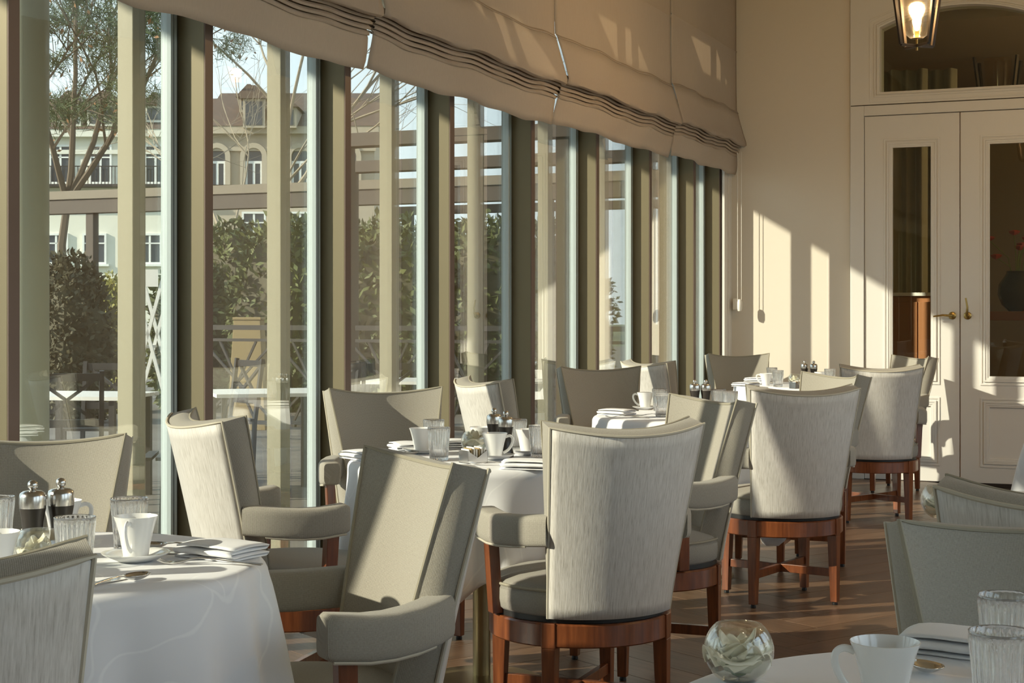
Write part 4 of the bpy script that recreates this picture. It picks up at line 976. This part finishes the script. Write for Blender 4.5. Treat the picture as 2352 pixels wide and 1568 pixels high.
# ---- buildings
def building(name, label, px0, px1, t_, ztop, zeave, fac, windows, roofm, dormers=(), depth=12):
    xa, ya = ray(px0, t_); xb, yb = ray(px1, t_); W_ = math.hypot(xb-xa, yb-ya); ang = math.atan2(yb-ya, xb-xa)
    t = thing(name, label, 'building', (xa, ya, -.35), ang)
    mb = MB(); mb.box(0, W_, 0, depth, 0, zeave); mb.obj('wall', fac, t, smooth=False)
    mb = MB(); mb.box(-.3, W_+.3, -.55, depth, zeave-.1, zeave+.35); mb.obj('cornice', fac, t, smooth=False)
    mb = MB(); mb.box(-.1, W_+.1, -.2, 0, zeave-1.1, zeave-.85); mb.obj('string_course', fac, t, smooth=False)
    mb = MB(); y_in = 6.0; v4 = [(-.4, -.6, zeave+.35), (W_+.4, -.6, zeave+.35), (W_+.4, y_in, ztop), (-.4, y_in, ztop), (-.4, depth+.5, zeave+.35), (W_+.4, depth+.5, zeave+.35)]
    sl_ = math.hypot(y_in+.6, ztop-zeave-.35)
    mb.add(v4, [(0, 1, 2, 3), (3, 2, 5, 4), (0, 3, 4), (1, 5, 2)], [(0, 0), (W_, 0), (W_, sl_), (0, sl_), (0, 0), (W_, 0)]); mb.obj('roof', roofm, t, smooth=False)
    for (x, z, w_, h_, kind) in windows:
        mb = MB(); fwd = -.12
        if kind == 'arch':
            extr = MB(); n = 12
            o_ = [(x-w_/2-.3, z), (x+w_/2+.3, z)] + [(x+(w_/2+.3)*math.cos(math.pi*i/n), z+h_+(w_/2+.3)*math.sin(math.pi*i/n)) for i in range(n+1)]
            i_ = [(x-w_/2, z), (x+w_/2, z)] + [(x+(w_/2)*math.cos(math.pi*i/n), z+h_+(w_/2)*math.sin(math.pi*i/n)) for i in range(n+1)]
            extr_y(extr, o_, i_, -.3, .02); f = extr.obj('window', fac, t, smooth=False)
            mb = MB(); mb.add([(a, -.04, b_) for a, b_ in i_], [tuple(range(len(i_)))]); mb.obj('pane', M['windark'], f, smooth=False)
            mb = MB(); mb.box(x-.07, x+.07, -.14, -.05, z, z+h_*.75); mb.box(x-w_/2, x+w_/2, -.14, -.05, z+h_*.75, z+h_*.75+.15); mb.box(x-w_/2, x-w_/2+.12, -.14, -.05, z, z+h_*.75); mb.box(x+w_/2-.12, x+w_/2, -.14, -.05, z, z+h_*.75); mb.obj('casement', M['winframe'], f, smooth=False)
        else:
            extr_y(mb, rect(x-w_/2-.12, x+w_/2+.12, z-.12, z+h_+.12), rect(x-w_/2, x+w_/2, z, z+h_), -.16, .02)
            mb.box(x-.06, x+.06, -.12, -.03, z, z+h_); mb.box(x-w_/2, x+w_/2, -.12, -.03, z+h_*.68, z+h_*.68+.08); mb.box(x-w_/2-.3, x+w_/2+.3, -.3, .02, z-.25, z-.12)
            f = mb.obj('window', M['winframe'], t, smooth=False)
            mb = MB(); mb.box(x-w_/2, x+w_/2, -.04, -.02, z, z+h_); mb.obj('pane', M['windark'], f, smooth=False)
            if kind == 'bal':
                mb = MB(); mb.box(x-w_/2-.8, x+w_/2+.8, -1.1, 0, z-.35, z-.2)
                for i in range(14): xx = x-w_/2-.75+(w_+1.5)*i/13; mb.box(xx-.02, xx+.02, -1.06, -1.02, z-.2, z+.85)
                mb.box(x-w_/2-.8, x+w_/2+.8, -1.07, -1.01, z+.82, z+.88); mb.obj('balcony', M['rail'], f, smooth=False)
    for (x, z, w_, h_) in dormers:
        y0_ = -.6 + (z-zeave-.35)/(ztop-zeave-.35)*6.6
        mb = MB(); mb.box(x-w_/2, x+w_/2, y0_-.1, y0_+2.5, z, z+h_); d_ = mb.obj('dormer', fac, t, smooth=False)
        mb = MB(); mb.box(x-w_/2+.15, x+w_/2-.15, y0_-.14, y0_-.1, z+.15, z+h_-.15); mb.obj('pane', M['windark'], d_, smooth=False)
        mb = MB(); mb.hexa([(x-w_/2-.2, y0_-.4, z+h_), (x+w_/2+.2, y0_-.4, z+h_), (x+w_/2+.2, y0_+3, z+h_), (x-w_/2-.2, y0_+3, z+h_)], [(x-.1, y0_-.2, z+h_+.8), (x+.1, y0_-.2, z+h_+.8), (x+.1, y0_+3, z+h_+.8), (x-.1, y0_+3, z+h_+.8)]); mb.obj('dormer_roof', roofm, d_, smooth=False)
    return t, W_
s95 = 95.0/F_PX
def bx(px, px0): return (px-px0)*s95
def bz(py): return CAMH + (HORIZ-py)*s95 + .35
wins = [(bx(px, -80), bz(418), 1.1, 2.1, 'bal') for px in (-20, 60, 140, 232, 358)] + [(bx(px, -80), bz(602), 1.2, 1.6, 'sq') for px in (-40, 50, 130, 218, 345)]
building('pale_building', 'pale plastered building with balconies and brown roof outside', -80, 455, 95.0, bz(195), bz(312), M['facadew'], wins, M['roof'], [(bx(160, -80), bz(290), 1.4, 1.3), (bx(240, -80), bz(290), 2.0, 1.3), (bx(350, -80), bz(278), 1.2, 1.0)])
wins = [(bx(584, 480), bz(425), 1.0, 1.7, 'arch'), (bx(500, 480), bz(425), 1.0, 1.7, 'arch'), (bx(690, 480), bz(425), 1.0, 1.7, 'arch'), (bx(584, 480), bz(560), 1.2, 1.8, 'sq'), (bx(690, 480), bz(560), 1.2, 1.8, 'sq'), (bx(800, 480), bz(425), 1.0, 1.7, 'arch')]
building('stone_building', 'grey stone building with arched windows and tiled roof outside', 480, 860, 95.0, bz(182), bz(305), M['facades'], wins, M['roof'], [(bx(560, 480), bz(248), 1.2, .9), (bx(590, 480), bz(298), 1.3, 1.7), (bx(655, 480), bz(298), 1.6, 1.2)])
